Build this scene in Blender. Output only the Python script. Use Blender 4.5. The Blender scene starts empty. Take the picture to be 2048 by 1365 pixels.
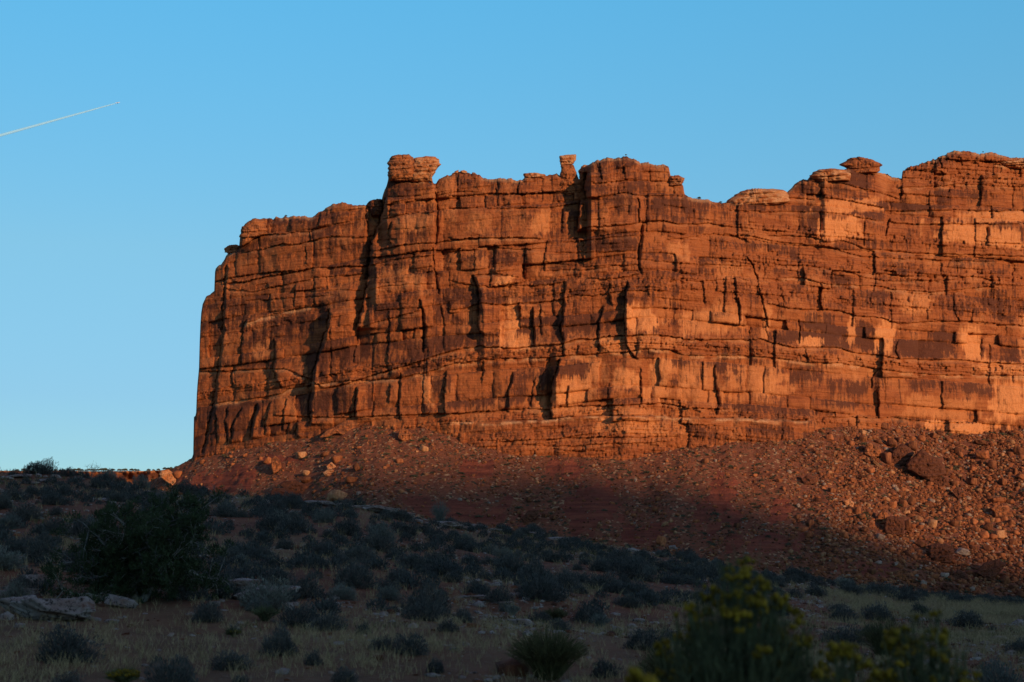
import bpy, math, random
import numpy as np
from mathutils import Vector

sc = bpy.context.scene
R = math.radians
rng = np.random.default_rng(7)
random.seed(7)

# ------------------------------------------------------------------ camera
F = 50.0 / 36.0 * 2048            # focal length in photo pixels
PITCH = math.atan((1150 - 682.5) / F)
CZ = 1.65
cam_d = bpy.data.cameras.new("camera")
cam_d.lens = 50; cam_d.sensor_width = 36
cam_d.clip_start = 0.1; cam_d.clip_end = 60000
cam_d.dof.use_dof = True; cam_d.dof.focus_distance = 260; cam_d.dof.aperture_fstop = 2.8
cam = bpy.data.objects.new("camera", cam_d)
cam.location = (0, 0, CZ)
cam.rotation_euler = (math.pi / 2 + PITCH, 0, 0)
sc.collection.objects.link(cam); sc.camera = cam

# ------------------------------------------------------------------ sky and sun
SUN_AZ = R(40)      # towards the right of straight behind the camera
SUN_EL = R(11)
sun_dir = np.array([math.sin(SUN_AZ) * math.cos(SUN_EL), -math.cos(SUN_AZ) * math.cos(SUN_EL), math.sin(SUN_EL)])
w = bpy.data.worlds.new("World"); sc.world = w; w.use_nodes = True
nt = w.node_tree; nt.nodes.clear()
sky = nt.nodes.new("ShaderNodeTexSky"); sky.sky_type = 'NISHITA'; sky.sun_disc = False
sky.sun_elevation = SUN_EL
sky.sun_rotation = math.atan2(sun_dir[0], sun_dir[1])
sky.altitude = 1500; sky.air_density = 1.0; sky.dust_density = 0.6; sky.ozone_density = 2.0
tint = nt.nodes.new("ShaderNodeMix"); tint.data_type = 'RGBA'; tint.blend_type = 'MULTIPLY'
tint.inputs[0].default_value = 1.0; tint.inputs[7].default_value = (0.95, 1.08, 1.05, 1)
bg = nt.nodes.new("ShaderNodeBackground"); bg.inputs[1].default_value = 0.15
wo = nt.nodes.new("ShaderNodeOutputWorld")
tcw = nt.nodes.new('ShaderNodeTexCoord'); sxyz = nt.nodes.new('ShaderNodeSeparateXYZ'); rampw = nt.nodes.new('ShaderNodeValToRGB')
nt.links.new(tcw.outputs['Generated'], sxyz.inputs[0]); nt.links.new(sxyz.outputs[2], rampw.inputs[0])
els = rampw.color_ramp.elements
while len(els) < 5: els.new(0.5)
for q_, (p_, c_) in enumerate([(0.0, (.46, .58, .64)), (0.12, (.60, .78, .84)), (0.22, (.80, 1.10, 1.02)), (0.40, (.73, 1.60, 1.58)), (0.60, (1.85, 1.02, 1.0))]):  # last stop: added tint on the unseen zenith, sets ambient colour in shade
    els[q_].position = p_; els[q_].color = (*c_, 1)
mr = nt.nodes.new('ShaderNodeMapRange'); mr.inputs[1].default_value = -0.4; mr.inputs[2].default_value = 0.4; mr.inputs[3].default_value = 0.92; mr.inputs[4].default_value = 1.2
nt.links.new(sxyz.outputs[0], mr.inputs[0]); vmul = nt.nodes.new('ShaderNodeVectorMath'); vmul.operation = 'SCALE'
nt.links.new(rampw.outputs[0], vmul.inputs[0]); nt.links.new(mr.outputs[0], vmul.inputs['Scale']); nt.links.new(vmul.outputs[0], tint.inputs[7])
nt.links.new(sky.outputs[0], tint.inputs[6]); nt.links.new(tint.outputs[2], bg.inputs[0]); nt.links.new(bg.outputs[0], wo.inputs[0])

sun_l = bpy.data.lights.new("sun", 'SUN'); sun_l.energy = 4.75; sun_l.angle = R(0.53); sun_l.color = (1.0, 0.59, 0.28)
sun_o = bpy.data.objects.new("sun", sun_l); sc.collection.objects.link(sun_o)
sun_o.rotation_euler = Vector(sun_dir.tolist()).to_track_quat('Z', 'Y').to_euler()
sc.view_settings.view_transform = 'Standard'; sc.view_settings.look = 'None'
sc.view_settings.gamma = 1.0; sc.view_settings.use_curve_mapping = False
sc.view_settings.exposure = 0.0
sc.cycles.max_bounces = 5

# ------------------------------------------------------------------ helpers
CP, SP = math.cos(PITCH), math.sin(PITCH)
def ray(px, py):
    px = np.asarray(px, float); py = np.asarray(py, float)
    x = (px - 1024) / F; y = (682.5 - py) / F
    dy = CP - y * SP; dz = SP + y * CP
    return x / dy, dz / dy
def pos(px, py, D):
    a, b = ray(px, py)
    a, b, D = np.broadcast_arrays(a, b, np.asarray(D, float))
    return np.stack([a * D, D, CZ + b * D], -1)
def proj(x, y, z):
    f = y * CP + (z - CZ) * SP; u = -y * SP + (z - CZ) * CP
    return 1024 + F * x / f, 682.5 - F * u / f

def _hash(i, j, s):
    h = (i.astype(np.int64) * 374761393 + j.astype(np.int64) * 668265263 + s * 1442695041) & 0xffffffff
    h = ((h ^ (h >> 13)) * 1274126177) & 0xffffffff
    h = ((h ^ (h >> 16)) * 2246822519) & 0xffffffff
    return ((h ^ (h >> 15)) & 0xffffff) / float(0xffffff)
def vn(x, y, s=0):
    x, y = np.broadcast_arrays(np.asarray(x, float), np.asarray(y, float))
    i = np.floor(x); j = np.floor(y); fx = x - i; fy = y - j
    fx = fx * fx * (3 - 2 * fx); fy = fy * fy * (3 - 2 * fy)
    i = i.astype(np.int64); j = j.astype(np.int64)
    a = _hash(i, j, s); b = _hash(i + 1, j, s); c = _hash(i, j + 1, s); d = _hash(i + 1, j + 1, s)
    return (a + (b - a) * fx) * (1 - fy) + (c + (d - c) * fx) * fy * 1.0
def fbm(x, y, s=0, o=4, g=0.5):
    t = 0; am = 1; n = 0
    for k in range(o):
        t = t + am * (vn(x * 2 ** k, y * 2 ** k, s + k * 17) * 2 - 1); n += am; am *= g
    return t / n
def ss(a, b, x):
    t = np.clip((x - a) / (b - a), 0, 1); return t * t * (3 - 2 * t)
def itp(x, pts):
    p = sorted(pts); return np.interp(x, [q[0] for q in p], [q[1] for q in p])

def mesh_arrays(name, V, Fc, mat, smooth=False, attrs=None, mats=None, midx=None):
    V = np.ascontiguousarray(V, dtype=np.float32).reshape(-1, 3); Fc = np.ascontiguousarray(Fc, dtype=np.int32)
    me = bpy.data.meshes.new(name)
    n, k = Fc.shape
    me.vertices.add(len(V)); me.vertices.foreach_set('co', V.ravel())
    me.loops.add(n * k); me.loops.foreach_set('vertex_index', Fc.ravel())
    me.polygons.add(n); me.polygons.foreach_set('loop_start', np.arange(0, n * k, k, dtype=np.int32))
    me.polygons.foreach_set('loop_total', np.full(n, k, dtype=np.int32))
    if smooth: me.polygons.foreach_set('use_smooth', np.ones(n, dtype=bool))
    if midx is not None: me.polygons.foreach_set('material_index', np.ascontiguousarray(midx, dtype=np.int32))
    me.update(calc_edges=True)
    for an, arr in (attrs or {}).items():
        at = me.attributes.new(an, 'FLOAT_COLOR', 'POINT')
        c = np.ones((len(V), 4), np.float32); arr = np.asarray(arr, np.float32).reshape(len(V), -1)
        c[:, :arr.shape[1]] = arr
        at.data.foreach_set('color', c.ravel())
    for m in (mats or [mat]): me.materials.append(m)
    return me
def link(name, me, parent=None, loc=None):
    o = bpy.data.objects.new(name, me); sc.collection.objects.link(o)
    if parent is not None: o.parent = parent
    if loc is not None: o.location = loc
    return o
def grid_faces(nr, nc, wrap=False):
    r = np.arange(nr - 1)[:, None]; c = np.arange(nc if wrap else nc - 1)[None, :]
    c2 = (c + 1) % nc
    q = np.stack([r * nc + c, r * nc + c2, (r + 1) * nc + c2, (r + 1) * nc + c], -1)
    return q.reshape(-1, 4)
def tag(o, label=None, cat=None, group=None, kind=None):
    if label: o['label'] = label
    if cat: o['category'] = cat
    if group: o['group'] = group
    if kind: o['kind'] = kind
    return o

# ------------------------------------------------------------------ materials
class NT:
    def __init__(s, name, rough=0.95):
        s.m = bpy.data.materials.new(name); s.m.use_nodes = True; s.t = s.m.node_tree
        s.b = s.t.nodes['Principled BSDF']; s.b.inputs['Roughness'].default_value = rough
        s.b.inputs['Specular IOR Level'].default_value = 0.15
    def n(s, ty, **kw):
        o = s.t.nodes.new(ty)
        for k, v in kw.items(): setattr(o, k, v)
        return o
    def l(s, a, b): s.t.links.new(a, b)
    def coord(s, scale=(1, 1, 1), kind='Object'):
        tc = s.n('ShaderNodeTexCoord'); mp = s.n('ShaderNodeMapping'); mp.inputs['Scale'].default_value = scale
        s.l(tc.outputs[kind], mp.inputs[0]); return mp.outputs[0]
    def noise(s, vec, scale, det=5, rough=0.6):
        o = s.n('ShaderNodeTexNoise'); o.inputs['Scale'].default_value = scale; o.inputs['Detail'].default_value = det
        o.inputs['Roughness'].default_value = rough; s.l(vec, o.inputs['Vector']); return o.outputs['Fac']
    def ramp(s, fac, stops):
        o = s.n('ShaderNodeValToRGB'); e = o.color_ramp.elements
        while len(e) < len(stops): e.new(0.5)
        for i, (p, c) in enumerate(stops):
            e[i].position = p; e[i].color = (*c, 1) if len(c) == 3 else c
        s.l(fac, o.inputs[0]); return o.outputs[0]
    def mix(s, fac, a, b, mode='MIX'):
        o = s.n('ShaderNodeMix'); o.data_type = 'RGBA'; o.blend_type = mode
        for sock, v in ((o.inputs[0], fac), (o.inputs[6], a), (o.inputs[7], b)):
            if isinstance(v, (int, float)): sock.default_value = v
            elif isinstance(v, tuple): sock.default_value = (*v, 1)
            else: s.l(v, sock)
        return o.outputs[2]
    def math(s, op, a, b=None):
        o = s.n('ShaderNodeMath'); o.operation = op
        for sock, v in ((o.inputs[0], a), (o.inputs[1], b)):
            if v is None: continue
            if isinstance(v, (int, float)): sock.default_value = v
            else: s.l(v, sock)
        return o.outputs[0]
    def attr(s, name):
        o = s.n('ShaderNodeAttribute'); o.attribute_name = name
        sp = s.n('ShaderNodeSeparateColor'); s.l(o.outputs['Color'], sp.inputs[0]); return sp.outputs
    def bump(s, h, dist, strength=1.0):
        o = s.n('ShaderNodeBump'); o.inputs['Distance'].default_value = dist; o.inputs['Strength'].default_value = strength
        s.l(h, o.inputs['Height']); s.l(o.outputs[0], s.b.inputs['Normal'])
    def out(s, col): s.l(col, s.b.inputs['Base Color'])

def mat_cliff():
    n = NT('cliff_sandstone'); r, g, b = n.attr('mask')[:3]
    c1 = n.coord((1, 1, 1))
    streak = n.noise(n.coord((1, 1, 0.04)), 0.9, 8, 0.62)
    streak2 = n.noise(n.coord((1, 1, 0.04)), 2.6, 5, 0.6)
    grain = n.noise(c1, 1.7, 8, 0.7)
    bed = n.noise(n.coord((0.05, 0.05, 1)), 1.6, 6, 0.65)
    big = n.noise(c1, 0.06, 4, 0.55)
    col = n.ramp(bed, [(0.30, (0.155, 0.045, 0.020)), (0.5, (0.265, 0.082, 0.032)), (0.72, (0.37, 0.130, 0.050))])
    col = n.mix(n.math('MULTIPLY', n.ramp(big, [(0.4, (0, 0, 0)), (0.65, (1, 1, 1))]), 0.35), col, (0.38, 0.125, 0.038))
    # fresh faces
    fr = n.mix(streak2, (0.46, 0.170, 0.064), (0.68, 0.295, 0.12))
    ff = n.math('ADD', g, n.math('MULTIPLY', n.math('SUBTRACT', streak, 0.5), n.math('MULTIPLY', g, 1.2)))
    n_f = n.n('ShaderNodeClamp'); n.l(ff, n_f.inputs[0])
    col = n.mix(n_f.outputs[0], col, fr)
    # desert varnish with streaks
    v = n.math('ADD', r, n.math('MULTIPLY', n.math('SUBTRACT', streak, 0.5), 2.0))
    v = n.math('ADD', v, n.math('MULTIPLY', n.math('SUBTRACT', grain, 0.5), 0.8))
    vm = n.ramp(v, [(0.24, (0, 0, 0)), (0.66, (1, 1, 1))])
    vm = n.math('MULTIPLY', vm, 0.9)
    col = n.mix(vm, col, (0.078, 0.029, 0.020))
    # pale crust
    pm = n.math('MULTIPLY', b, n.ramp(grain, [(0.35, (0.3, 0.3, 0.3)), (0.6, (1, 1, 1))]))
    col = n.mix(pm, col, (0.52, 0.29, 0.16))
    fine = n.noise(c1, 5.0, 4, 0.7)
    col = n.mix(1.0, col, n.ramp(fine, [(0.3, (0.68, 0.66, 0.64)), (0.7, (1.25, 1.25, 1.25))]), 'MULTIPLY')
    n.out(col)
    h = n.math('ADD', n.math('MULTIPLY', grain, 0.6), n.math('ADD', n.math('MULTIPLY', streak2, 0.35), n.math('MULTIPLY', bed, 0.2)))
    n.bump(h, 1.1, 0.75)
    return n.m

def mat_rock(name, base, dark, light, scale=1.0, streaks=0.4, bumpd=0.3):
    n = NT(name)
    oi = n.n('ShaderNodeObjectInfo')
    c = n.coord((1, 1, 1))
    g = n.noise(c, 0.7 * scale, 8, 0.65); st = n.noise(n.coord((1, 0.3, 0.15)), 1.3 * scale, 6, 0.6); f = n.noise(c, 4 * scale, 5, 0.7)
    col = n.mix(n.ramp(g, [(0.38, (0, 0, 0)), (0.62, (1, 1, 1))]), base, dark)
    col = n.mix(n.math('MULTIPLY', n.ramp(st, [(0.5, (0, 0, 0)), (0.62, (1, 1, 1))]), streaks), col, light)
    col = n.mix(1.0, col, n.ramp(f, [(0.3, (0.7, 0.7, 0.7)), (0.7, (1.25, 1.25, 1.25))]), 'MULTIPLY')
    col = n.mix(1.0, col, n.ramp(oi.outputs['Random'], [(0, (0.75, 0.72, 0.7)), (1, (1.25, 1.2, 1.15))]), 'MULTIPLY')
    n.out(col); n.bump(n.math('ADD', g, n.math('MULTIPLY', f, 0.4)), bumpd, 0.8)
    return n.m

def mat_slab():
    n = NT('pale_slab'); c = n.coord((1, 1, 1))
    g = n.noise(c, 3, 8, 0.7); f = n.noise(c, 14, 6, 0.75); b = n.noise(c, 1.1, 4, 0.6)
    col = n.mix(n.ramp(b, [(0.35, (0, 0, 0)), (0.65, (1, 1, 1))]), (0.34, 0.29, 0.27), (0.20, 0.14, 0.12))
    col = n.mix(n.ramp(f, [(0.40, (1, 1, 1)), (0.48, (0, 0, 0))]), col, (0.028, 0.020, 0.018))
    col = n.mix(n.ramp(g, [(0.55, (0, 0, 0)), (0.7, (1, 1, 1))]), col, (0.17, 0.075, 0.05))
    n.out(col); n.bump(n.math('ADD', g, f), 0.05, 1.0)
    return n.m

def mat_ground():
    n = NT('desert_ground', 1.0); z, cl, gr = n.attr('mask')[:3]
    c = n.coord((1, 1, 1))
    # near soil
    a = n.noise(c, 0.8, 8, 0.7); f = n.noise(c, 9, 6, 0.75)
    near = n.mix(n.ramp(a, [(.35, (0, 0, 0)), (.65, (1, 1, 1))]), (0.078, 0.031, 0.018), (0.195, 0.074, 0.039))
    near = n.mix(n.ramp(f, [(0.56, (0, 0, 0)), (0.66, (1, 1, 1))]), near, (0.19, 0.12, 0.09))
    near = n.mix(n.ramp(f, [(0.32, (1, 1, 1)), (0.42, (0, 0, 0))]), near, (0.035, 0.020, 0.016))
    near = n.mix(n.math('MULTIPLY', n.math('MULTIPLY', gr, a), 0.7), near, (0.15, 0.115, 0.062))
    # rubble slope
    g2 = n.noise(c, 0.45, 10, 0.75); vo = n.n('ShaderNodeTexVoronoi'); vo.inputs['Scale'].default_value = 1.1; n.l(c, vo.inputs['Vector'])
    vf = n.n('ShaderNodeSeparateColor'); n.l(vo.outputs['Color'], vf.inputs[0])
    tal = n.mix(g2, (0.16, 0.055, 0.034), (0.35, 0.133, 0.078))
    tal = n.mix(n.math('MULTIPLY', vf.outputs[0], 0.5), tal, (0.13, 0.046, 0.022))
    tal = n.mix(n.ramp(vf.outputs[1], [(0.90, (0, 0, 0)), (0.94, (1, 1, 1))]), tal, (0.40, 0.23, 0.13))
    tal = n.mix(n.ramp(vf.outputs[2], [(0.90, (0, 0, 0)), (0.93, (1, 1, 1))]), tal, (0.06, 0.055, 0.035))
    bed = n.noise(n.coord((0.03, 0.03, 1)), 1.1, 6, 0.7)
    clay = n.mix(n.ramp(bed, [(.36, (0, 0, 0)), (.6, (1, 1, 1))]), (0.16, 0.045, 0.032), (0.28, 0.080, 0.048))
    clm = n.ramp(n.math('ADD', cl, n.math('MULTIPLY', n.math('SUBTRACT', g2, 0.5), 1.6)), [(0.4, (0, 0, 0)), (0.6, (1, 1, 1))])
    tal = n.mix(clm, tal, clay)
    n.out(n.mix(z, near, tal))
    h = n.math('ADD', n.math('MULTIPLY', n.math('MULTIPLY', g2, z), 1.6), n.math('MULTIPLY', a, 0.12))
    n.bump(n.math('ADD', h, n.math('MULTIPLY', f, 0.03)), 1.3, 1.0)
    return n.m

def mat_leaf(name, c1, c2, trans=0.0):
    n = NT(name, 0.9)
    oi = n.n('ShaderNodeObjectInfo')
    g = n.noise(n.coord((1, 1, 1)), 9, 3, 0.6)
    col = n.mix(n.ramp(g, [(0.35, (0, 0, 0)), (0.65, (1, 1, 1))]), c1, c2)
    col = n.mix(1.0, col, n.ramp(oi.outputs['Random'], [(0, (0.7, 0.72, 0.75)), (1, (1.25, 1.2, 1.15))]), 'MULTIPLY')
    n.out(col); return n.m

M = dict(
    cliff=mat_cliff(), ground=mat_ground(), slab=mat_slab(),
    brown=mat_rock('brown_boulder', (0.135, 0.048, 0.024), (0.062, 0.025, 0.017), (0.36, 0.145, 0.06), 1.0, 0.45),
    red=mat_rock('red_boulder', (0.30, 0.105, 0.045), (0.17, 0.056, 0.026), (0.42, 0.18, 0.08), 1.0, 0.4),
    pale=mat_rock('pale_boulder', (0.34, 0.17, 0.085), (0.22, 0.095, 0.045), (0.48, 0.29, 0.16), 1.0, 0.5),
    grey=mat_rock('grey_boulder', (0.34, 0.26, 0.21), (0.22, 0.15, 0.12), (0.44, 0.36, 0.30), 1.0, 0.4),
    sage=mat_leaf('sage_leaf', (0.033, 0.035, 0.033), (0.090, 0.091, 0.086)),
    sagegrey=mat_leaf('sage_pale', (0.085, 0.09, 0.08), (0.16, 0.165, 0.145)),
    twig=mat_leaf('grey_twig', (0.06, 0.05, 0.045), (0.17, 0.15, 0.135)),
    bark=mat_leaf('grey_bark', (0.07, 0.065, 0.06), (0.24, 0.225, 0.21)),
    juniper=mat_leaf('juniper_leaf', (0.022, 0.033, 0.015), (0.062, 0.080, 0.034)),
    tea=mat_leaf('green_stem', (0.046, 0.045, 0.020), (0.10, 0.092, 0.040)),
    broom=mat_leaf('broom_stem', (0.055, 0.062, 0.032), (0.12, 0.125, 0.058)),
    flower=mat_leaf('yellow_flower', (0.115, 0.076, 0.006), (0.21, 0.14, 0.012)),
    shrub=mat_leaf('slope_shrub', (0.040, 0.052, 0.034), (0.085, 0.095, 0.058)),
    straw=mat_leaf('straw_grass', (0.17, 0.125, 0.065), (0.36, 0.27, 0.15)),
)

# ------------------------------------------------------------------ traced outlines (photo pixels)
REG = {'R1': (360, 280), 'R2': (360, 600), 'R3': (900, 280), 'R4': (900, 600), 'R5': (1448, 280), 'R6': (1448, 600)}
def cv(reg, pts):
    ox, oy = REG[reg]; return [(ox + x / 3.4133, oy + y / 3.4133) for x, y in pts]

SKY = [(384, 915), (386.5, 905), (387.5, 832), (392, 828), (393, 802), (394, 778), (398, 735), (400, 660), (402, 628), (405, 606), (409, 596), (414, 592),
       (429, 583), (430, 541), (436, 532), (445, 526), (452, 512), (458, 508), (470, 503), (478, 497), (480, 470), (484, 456), (489, 447), (509, 438), (542, 435),
       (565, 434), (594, 431), (624, 432), (635, 426), (645, 423), (650, 416), (665, 409), (685, 406), (706, 409), (732, 410), (738, 403), (752, 399),
       (763, 400), (767, 386), (774, 371), (777, 356), (872, 365), (876, 359), (888, 353), (902, 349), (917, 343), (931, 343), (953, 346), (970, 355), (978, 359),
       (1000, 356), (1023, 358), (1036, 363), (1046, 358), (1050, 352), (1082, 350), (1093, 351), (1111, 346), (1120, 352), (1158, 362), (1162, 348), (1166, 334),
       (1176, 331), (1181, 327), (1208, 315), (1230, 317), (1252, 312), (1272, 318), (1281, 325), (1293, 323), (1310, 330), (1325, 327), (1337, 332), (1341, 350), (1343, 356),
       (1358, 360), (1366, 368), (1369, 388), (1383, 396), (1413, 399), (1436, 406), (1445, 407), (1460, 402), (1483, 396), (1521, 394), (1565, 392), (1578, 381),
       (1589, 369), (1600, 363), (1621, 353), (1636, 343), (1665, 339), (1690, 338), (1755, 343), (1770, 347), (1794, 355), (1803, 355), (1805, 339), (1823, 333),
       (1858, 321), (1887, 309), (1917, 300), (1934, 302), (1958, 306), (1984, 304), (2005, 312), (2022, 315), (2048, 316), (2150, 322)]
BASE = [(384, 915), (400, 908), (430, 903), (500, 888), (560, 880), (620, 868), (660, 855), (700, 842), (760, 852), (850, 848), (900, 866), (950, 880), (1000, 889), (1100, 897),
        (1200, 906), (1300, 895), (1340, 890), (1400, 872), (1450, 868), (1600, 863), (1650, 852), (1700, 845), (1750, 846), (1850, 858), (1900, 866), (1960, 868), (2000, 866), (2048, 850), (2150, 850)]
DB = [(300, 588), (384, 575), (560, 552), (760, 530), (900, 520), (1000, 516), (1250, 510), (1500, 518), (1650, 529), (1800, 543), (2048, 562), (2150, 570), (2600, 590)]

# main bedding ledges: (region, strength, pale, points)
LEDGES = [
 ('R1', 1.6, 0.3, [(400,740),(450,690),(520,650),(600,645),(690,640),(800,630),(880,625),(960,600),(1000,575)]),
 ('R1', 1.3, 0.2, [(430,765),(560,745),(700,705),(800,715),(850,700),(900,685),(1000,665),(1080,655),(1200,665),(1330,650)]),
 ('R1', 2.0, 0.1, [(320,975),(450,965),(600,930),(740,905),(860,880),(1000,870),(1100,865),(1200,860),(1330,850)]),
 ('R1', 1.0, 0.1, [(300,1010),(500,1040),(600,1010),(730,985),(900,945),(1100,925),(1250,915)]),
 ('R1', 0.8, 0.1, [(780,1030),(900,1030),(1100,1025),(1240,1030)]),
 ('R1', 0.7, 0.1, [(450,1095),(700,1085),(900,1070),(1050,1060)]),
 ('R1', 0.8, 1.0, [(440,1250),(600,1200),(760,1160),(900,1135)]),
 ('R1', 1.7, 0.1, [(1330,760),(1450,730),(1560,710),(1650,700),(1740,705),(1800,690),(1900,680),(2048,670)]),
 ('R1', 0.8, 0.1, [(1410,440),(1500,415),(1600,400),(1740,405)]),
 ('R1', 1.3, 0.2, [(1380,545),(1430,530),(1520,510),(1620,495),(1750,495)]),
 ('R1', 0.9, 0.1, [(1410,265),(1500,255),(1590,240),(1720,250)]),
 ('R1', 1.0, 0.1, [(1310,855),(1450,820),(1600,795),(1720,790)]),
 ('R1', 0.9, 0.2, [(1290,1020),(1400,1000),(1550,985),(1740,980)]),
 ('R1', 1.1, 0.2, [(1220,1280),(1400,1230),(1560,1180),(1650,1165)]),
 ('R1', 0.8, 0.1, [(1740,770),(1900,755),(2048,750)]),
 ('R1', 0.8, 0.1, [(1750,375),(1900,352),(2048,352)]),
 ('R3', 1.4, 0.2, [(0,465),(200,462),(300,470),(480,460),(650,465),(800,440),(880,425)]),
 ('R3', 1.7, 0.5, [(0,680),(150,670),(330,665),(450,665),(600,670),(640,680)]),
 ('R3', 1.2, 0.2, [(0,765),(150,745),(250,725),(400,740),(520,745),(640,740)]),
 ('R3', 1.4, 0.1, [(0,380),(280,365),(350,365),(600,360),(740,355),(870,345)]),
 ('R3', 1.2, 0.1, [(935,290),(1050,290),(1200,270),(1320,275),(1500,285)]),
 ('R3', 1.6, 0.1, [(930,395),(1080,375),(1200,360),(1300,380),(1500,375),(1600,385)]),
 ('R3', 1.8, 0.2, [(890,605),(1000,590),(1200,575),(1300,560),(1400,548),(1470,550),(1560,575),(1660,570),(1750,565),(1900,590)]),
 ('R3', 1.0, 0.1, [(760,700),(930,685),(1050,670),(1280,650)]),
 ('R3', 0.8, 0.1, [(720,770),(900,765),(1280,755)]),
 ('R3', 0.8, 0.1, [(650,830),(900,860),(1290,850)]),
 ('R3', 0.9, 0.2, [(640,895),(780,880),(900,890),(1100,865),(1300,850)]),
 ('R3', 1.7, 0.1, [(890,935),(1030,948),(1200,935),(1290,915)]),
 ('R3', 1.4, 0.2, [(0,960),(170,990),(300,1000),(620,990),(790,972)]),
 ('R3', 1.3, 0.3, [(150,925),(300,912),(480,935)]),
 ('R3', 1.6, 0.1, [(0,1165),(120,1140),(200,1110),(300,1120),(440,1115),(560,1110),(680,1100),(770,1085),(850,1060),(1000,1060),(1100,1040),(1200,1022),(1480,1025)]),
 ('R3', 0.9, 0.1, [(1200,800),(1480,830),(1700,850),(2048,860)]),
 ('R3', 1.0, 0.1, [(1480,680),(1800,640),(1960,660),(2048,700)]),
 ('R3', 0.8, 0.1, [(1490,960),(1700,965),(1980,940),(2048,960)]),
 ('R4', 2.2, 0.5, [(-1900,505),(-1750,490),(-1300,470),(-1100,470),(-850,600),(-700,570),(-500,500),(-250,430),(0,350),(100,325),(200,315),(350,320),(470,325),(560,310),(650,305),(770,295),(850,270),(930,262),(1000,260),(1100,243),(1200,245),(1300,235),(1450,240),(1600,262),(1750,270),(2048,270)]),
 ('R6', 1.9, 0.3, [(200,267),(250,265),(330,290),(480,325),(680,320),(780,325),(900,360),(1050,375),(1200,400),(1400,405),(1600,405),(1800,425),(2150,440)]),
 ('R4', 1.5, 0.7, [(-1600,700),(-1400,680),(-1150,640),(-1100,600),(-950,580),(-700,550),(-550,540),(-350,530),(-150,490),(0,440),(250,400),(450,400),(700,390),(780,380),(900,375),(1020,360),(1200,350),(1340,330),(1500,340),(1600,375),(1700,380),(2048,378)]),
 ('R6', 1.3, 0.7, [(200,378),(400,400),(550,425),(780,430),(950,455),(1100,475),(1250,495),(1500,510),(1800,510),(2150,520)]),
 ('R4', 1.9, 0.3, [(-1200,790),(-700,800),(-300,780),(0,775),(200,765),(390,745),(560,740),(680,745),(720,730),(1000,718),(1200,720),(1330,705),(1480,705),(1640,740),(1900,745)]),
 ('R6', 1.3, 0.2, [(700,800),(1000,800),(1200,805),(1400,835),(1640,840)]),
 ('R4', 2.0, 1.0, [(0,830),(300,830),(500,820),(700,815),(800,795),(1000,790),(1350,785),(1500,795),(1700,805),(2048,805),(2300,825),(2450,815)]),
 ('R4', 1.5, 0.2, [(200,955),(450,955),(700,950),(800,940),(1000,935),(1450,935),(1560,930)]),
 ('R4', 1.2, 0.2, [(500,985),(830,1000),(1000,985),(1500,965)]),
 ('R4', 1.2, 0.1, [(700,1015),(830,1027),(1000,1030),(1060,1035)]),
 ('R5', 1.4, 0.3, [(0,430),(120,395),(270,390),(450,392),(620,400)]),
 ('R5', 2.1, 0.2, [(670,392),(780,400),(900,420),(1000,440),(1090,462)]),
 ('R5', 1.1, 0.2, [(640,265),(760,285),(950,330),(1060,360),(1200,400)]),
 ('R5', 1.4, 0.2, [(1100,485),(1300,485),(1480,475),(1700,480),(2200,485)]),
 ('R5', 1.4, 0.2, [(1130,560),(1250,568),(1400,577),(1550,570),(1800,570),(2200,572)]),
 ('R5', 1.0, 0.2, [(40,480),(300,490),(600,490),(800,500),(1090,560)]),
 ('R5', 1.5, 0.3, [(300,655),(450,655),(600,660),(700,690),(830,690),(950,740),(1100,750),(1280,770),(1430,775),(1600,780),(1800,780),(2200,805)]),
 ('R5', 1.2, 0.2, [(0,640),(200,655),(320,690),(600,715),(720,730),(850,775),(960,795),(1200,810),(1850,830)]),
 ('R5', 1.0, 0.2, [(360,850),(600,860),(750,890),(830,890),(950,940),(1100,960),(1300,960),(1500,960),(1700,930),(1870,960)]),
 ('R5', 1.0, 0.2, [(820,890),(1000,910),(1300,930),(1600,925)]),
 ('R5', 1.3, 0.5, [(380,940),(560,940),(700,985),(1000,990),(1200,1025),(1400,1035),(1600,1025),(1900,985)]),
 ('R5', 1.6, 0.2, [(300,1115),(380,1130),(470,1152),(660,1155),(780,1160),(900,1195),(1050,1210),(1200,1250),(1400,1240),(1620,1235),(1780,1245),(2200,1280)]),
 ('R5', 1.2, 0.3, [(1210,320),(1450,320),(1600,300),(1800,310),(2200,328)]),
 ('R5', 0.8, 0.1, [(1230,265),(1500,255),(2200,275)]),
 ('R5', 0.8, 0.1, [(1250,215),(1500,190),(1900,225),(2200,230)]),
 ('R5', 1.2, 0.9, [(1850,160),(1920,178),(2200,180)]),
 ('R5', 1.0, 0.2, [(1780,700),(1900,705),(2200,715)]),
]
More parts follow.
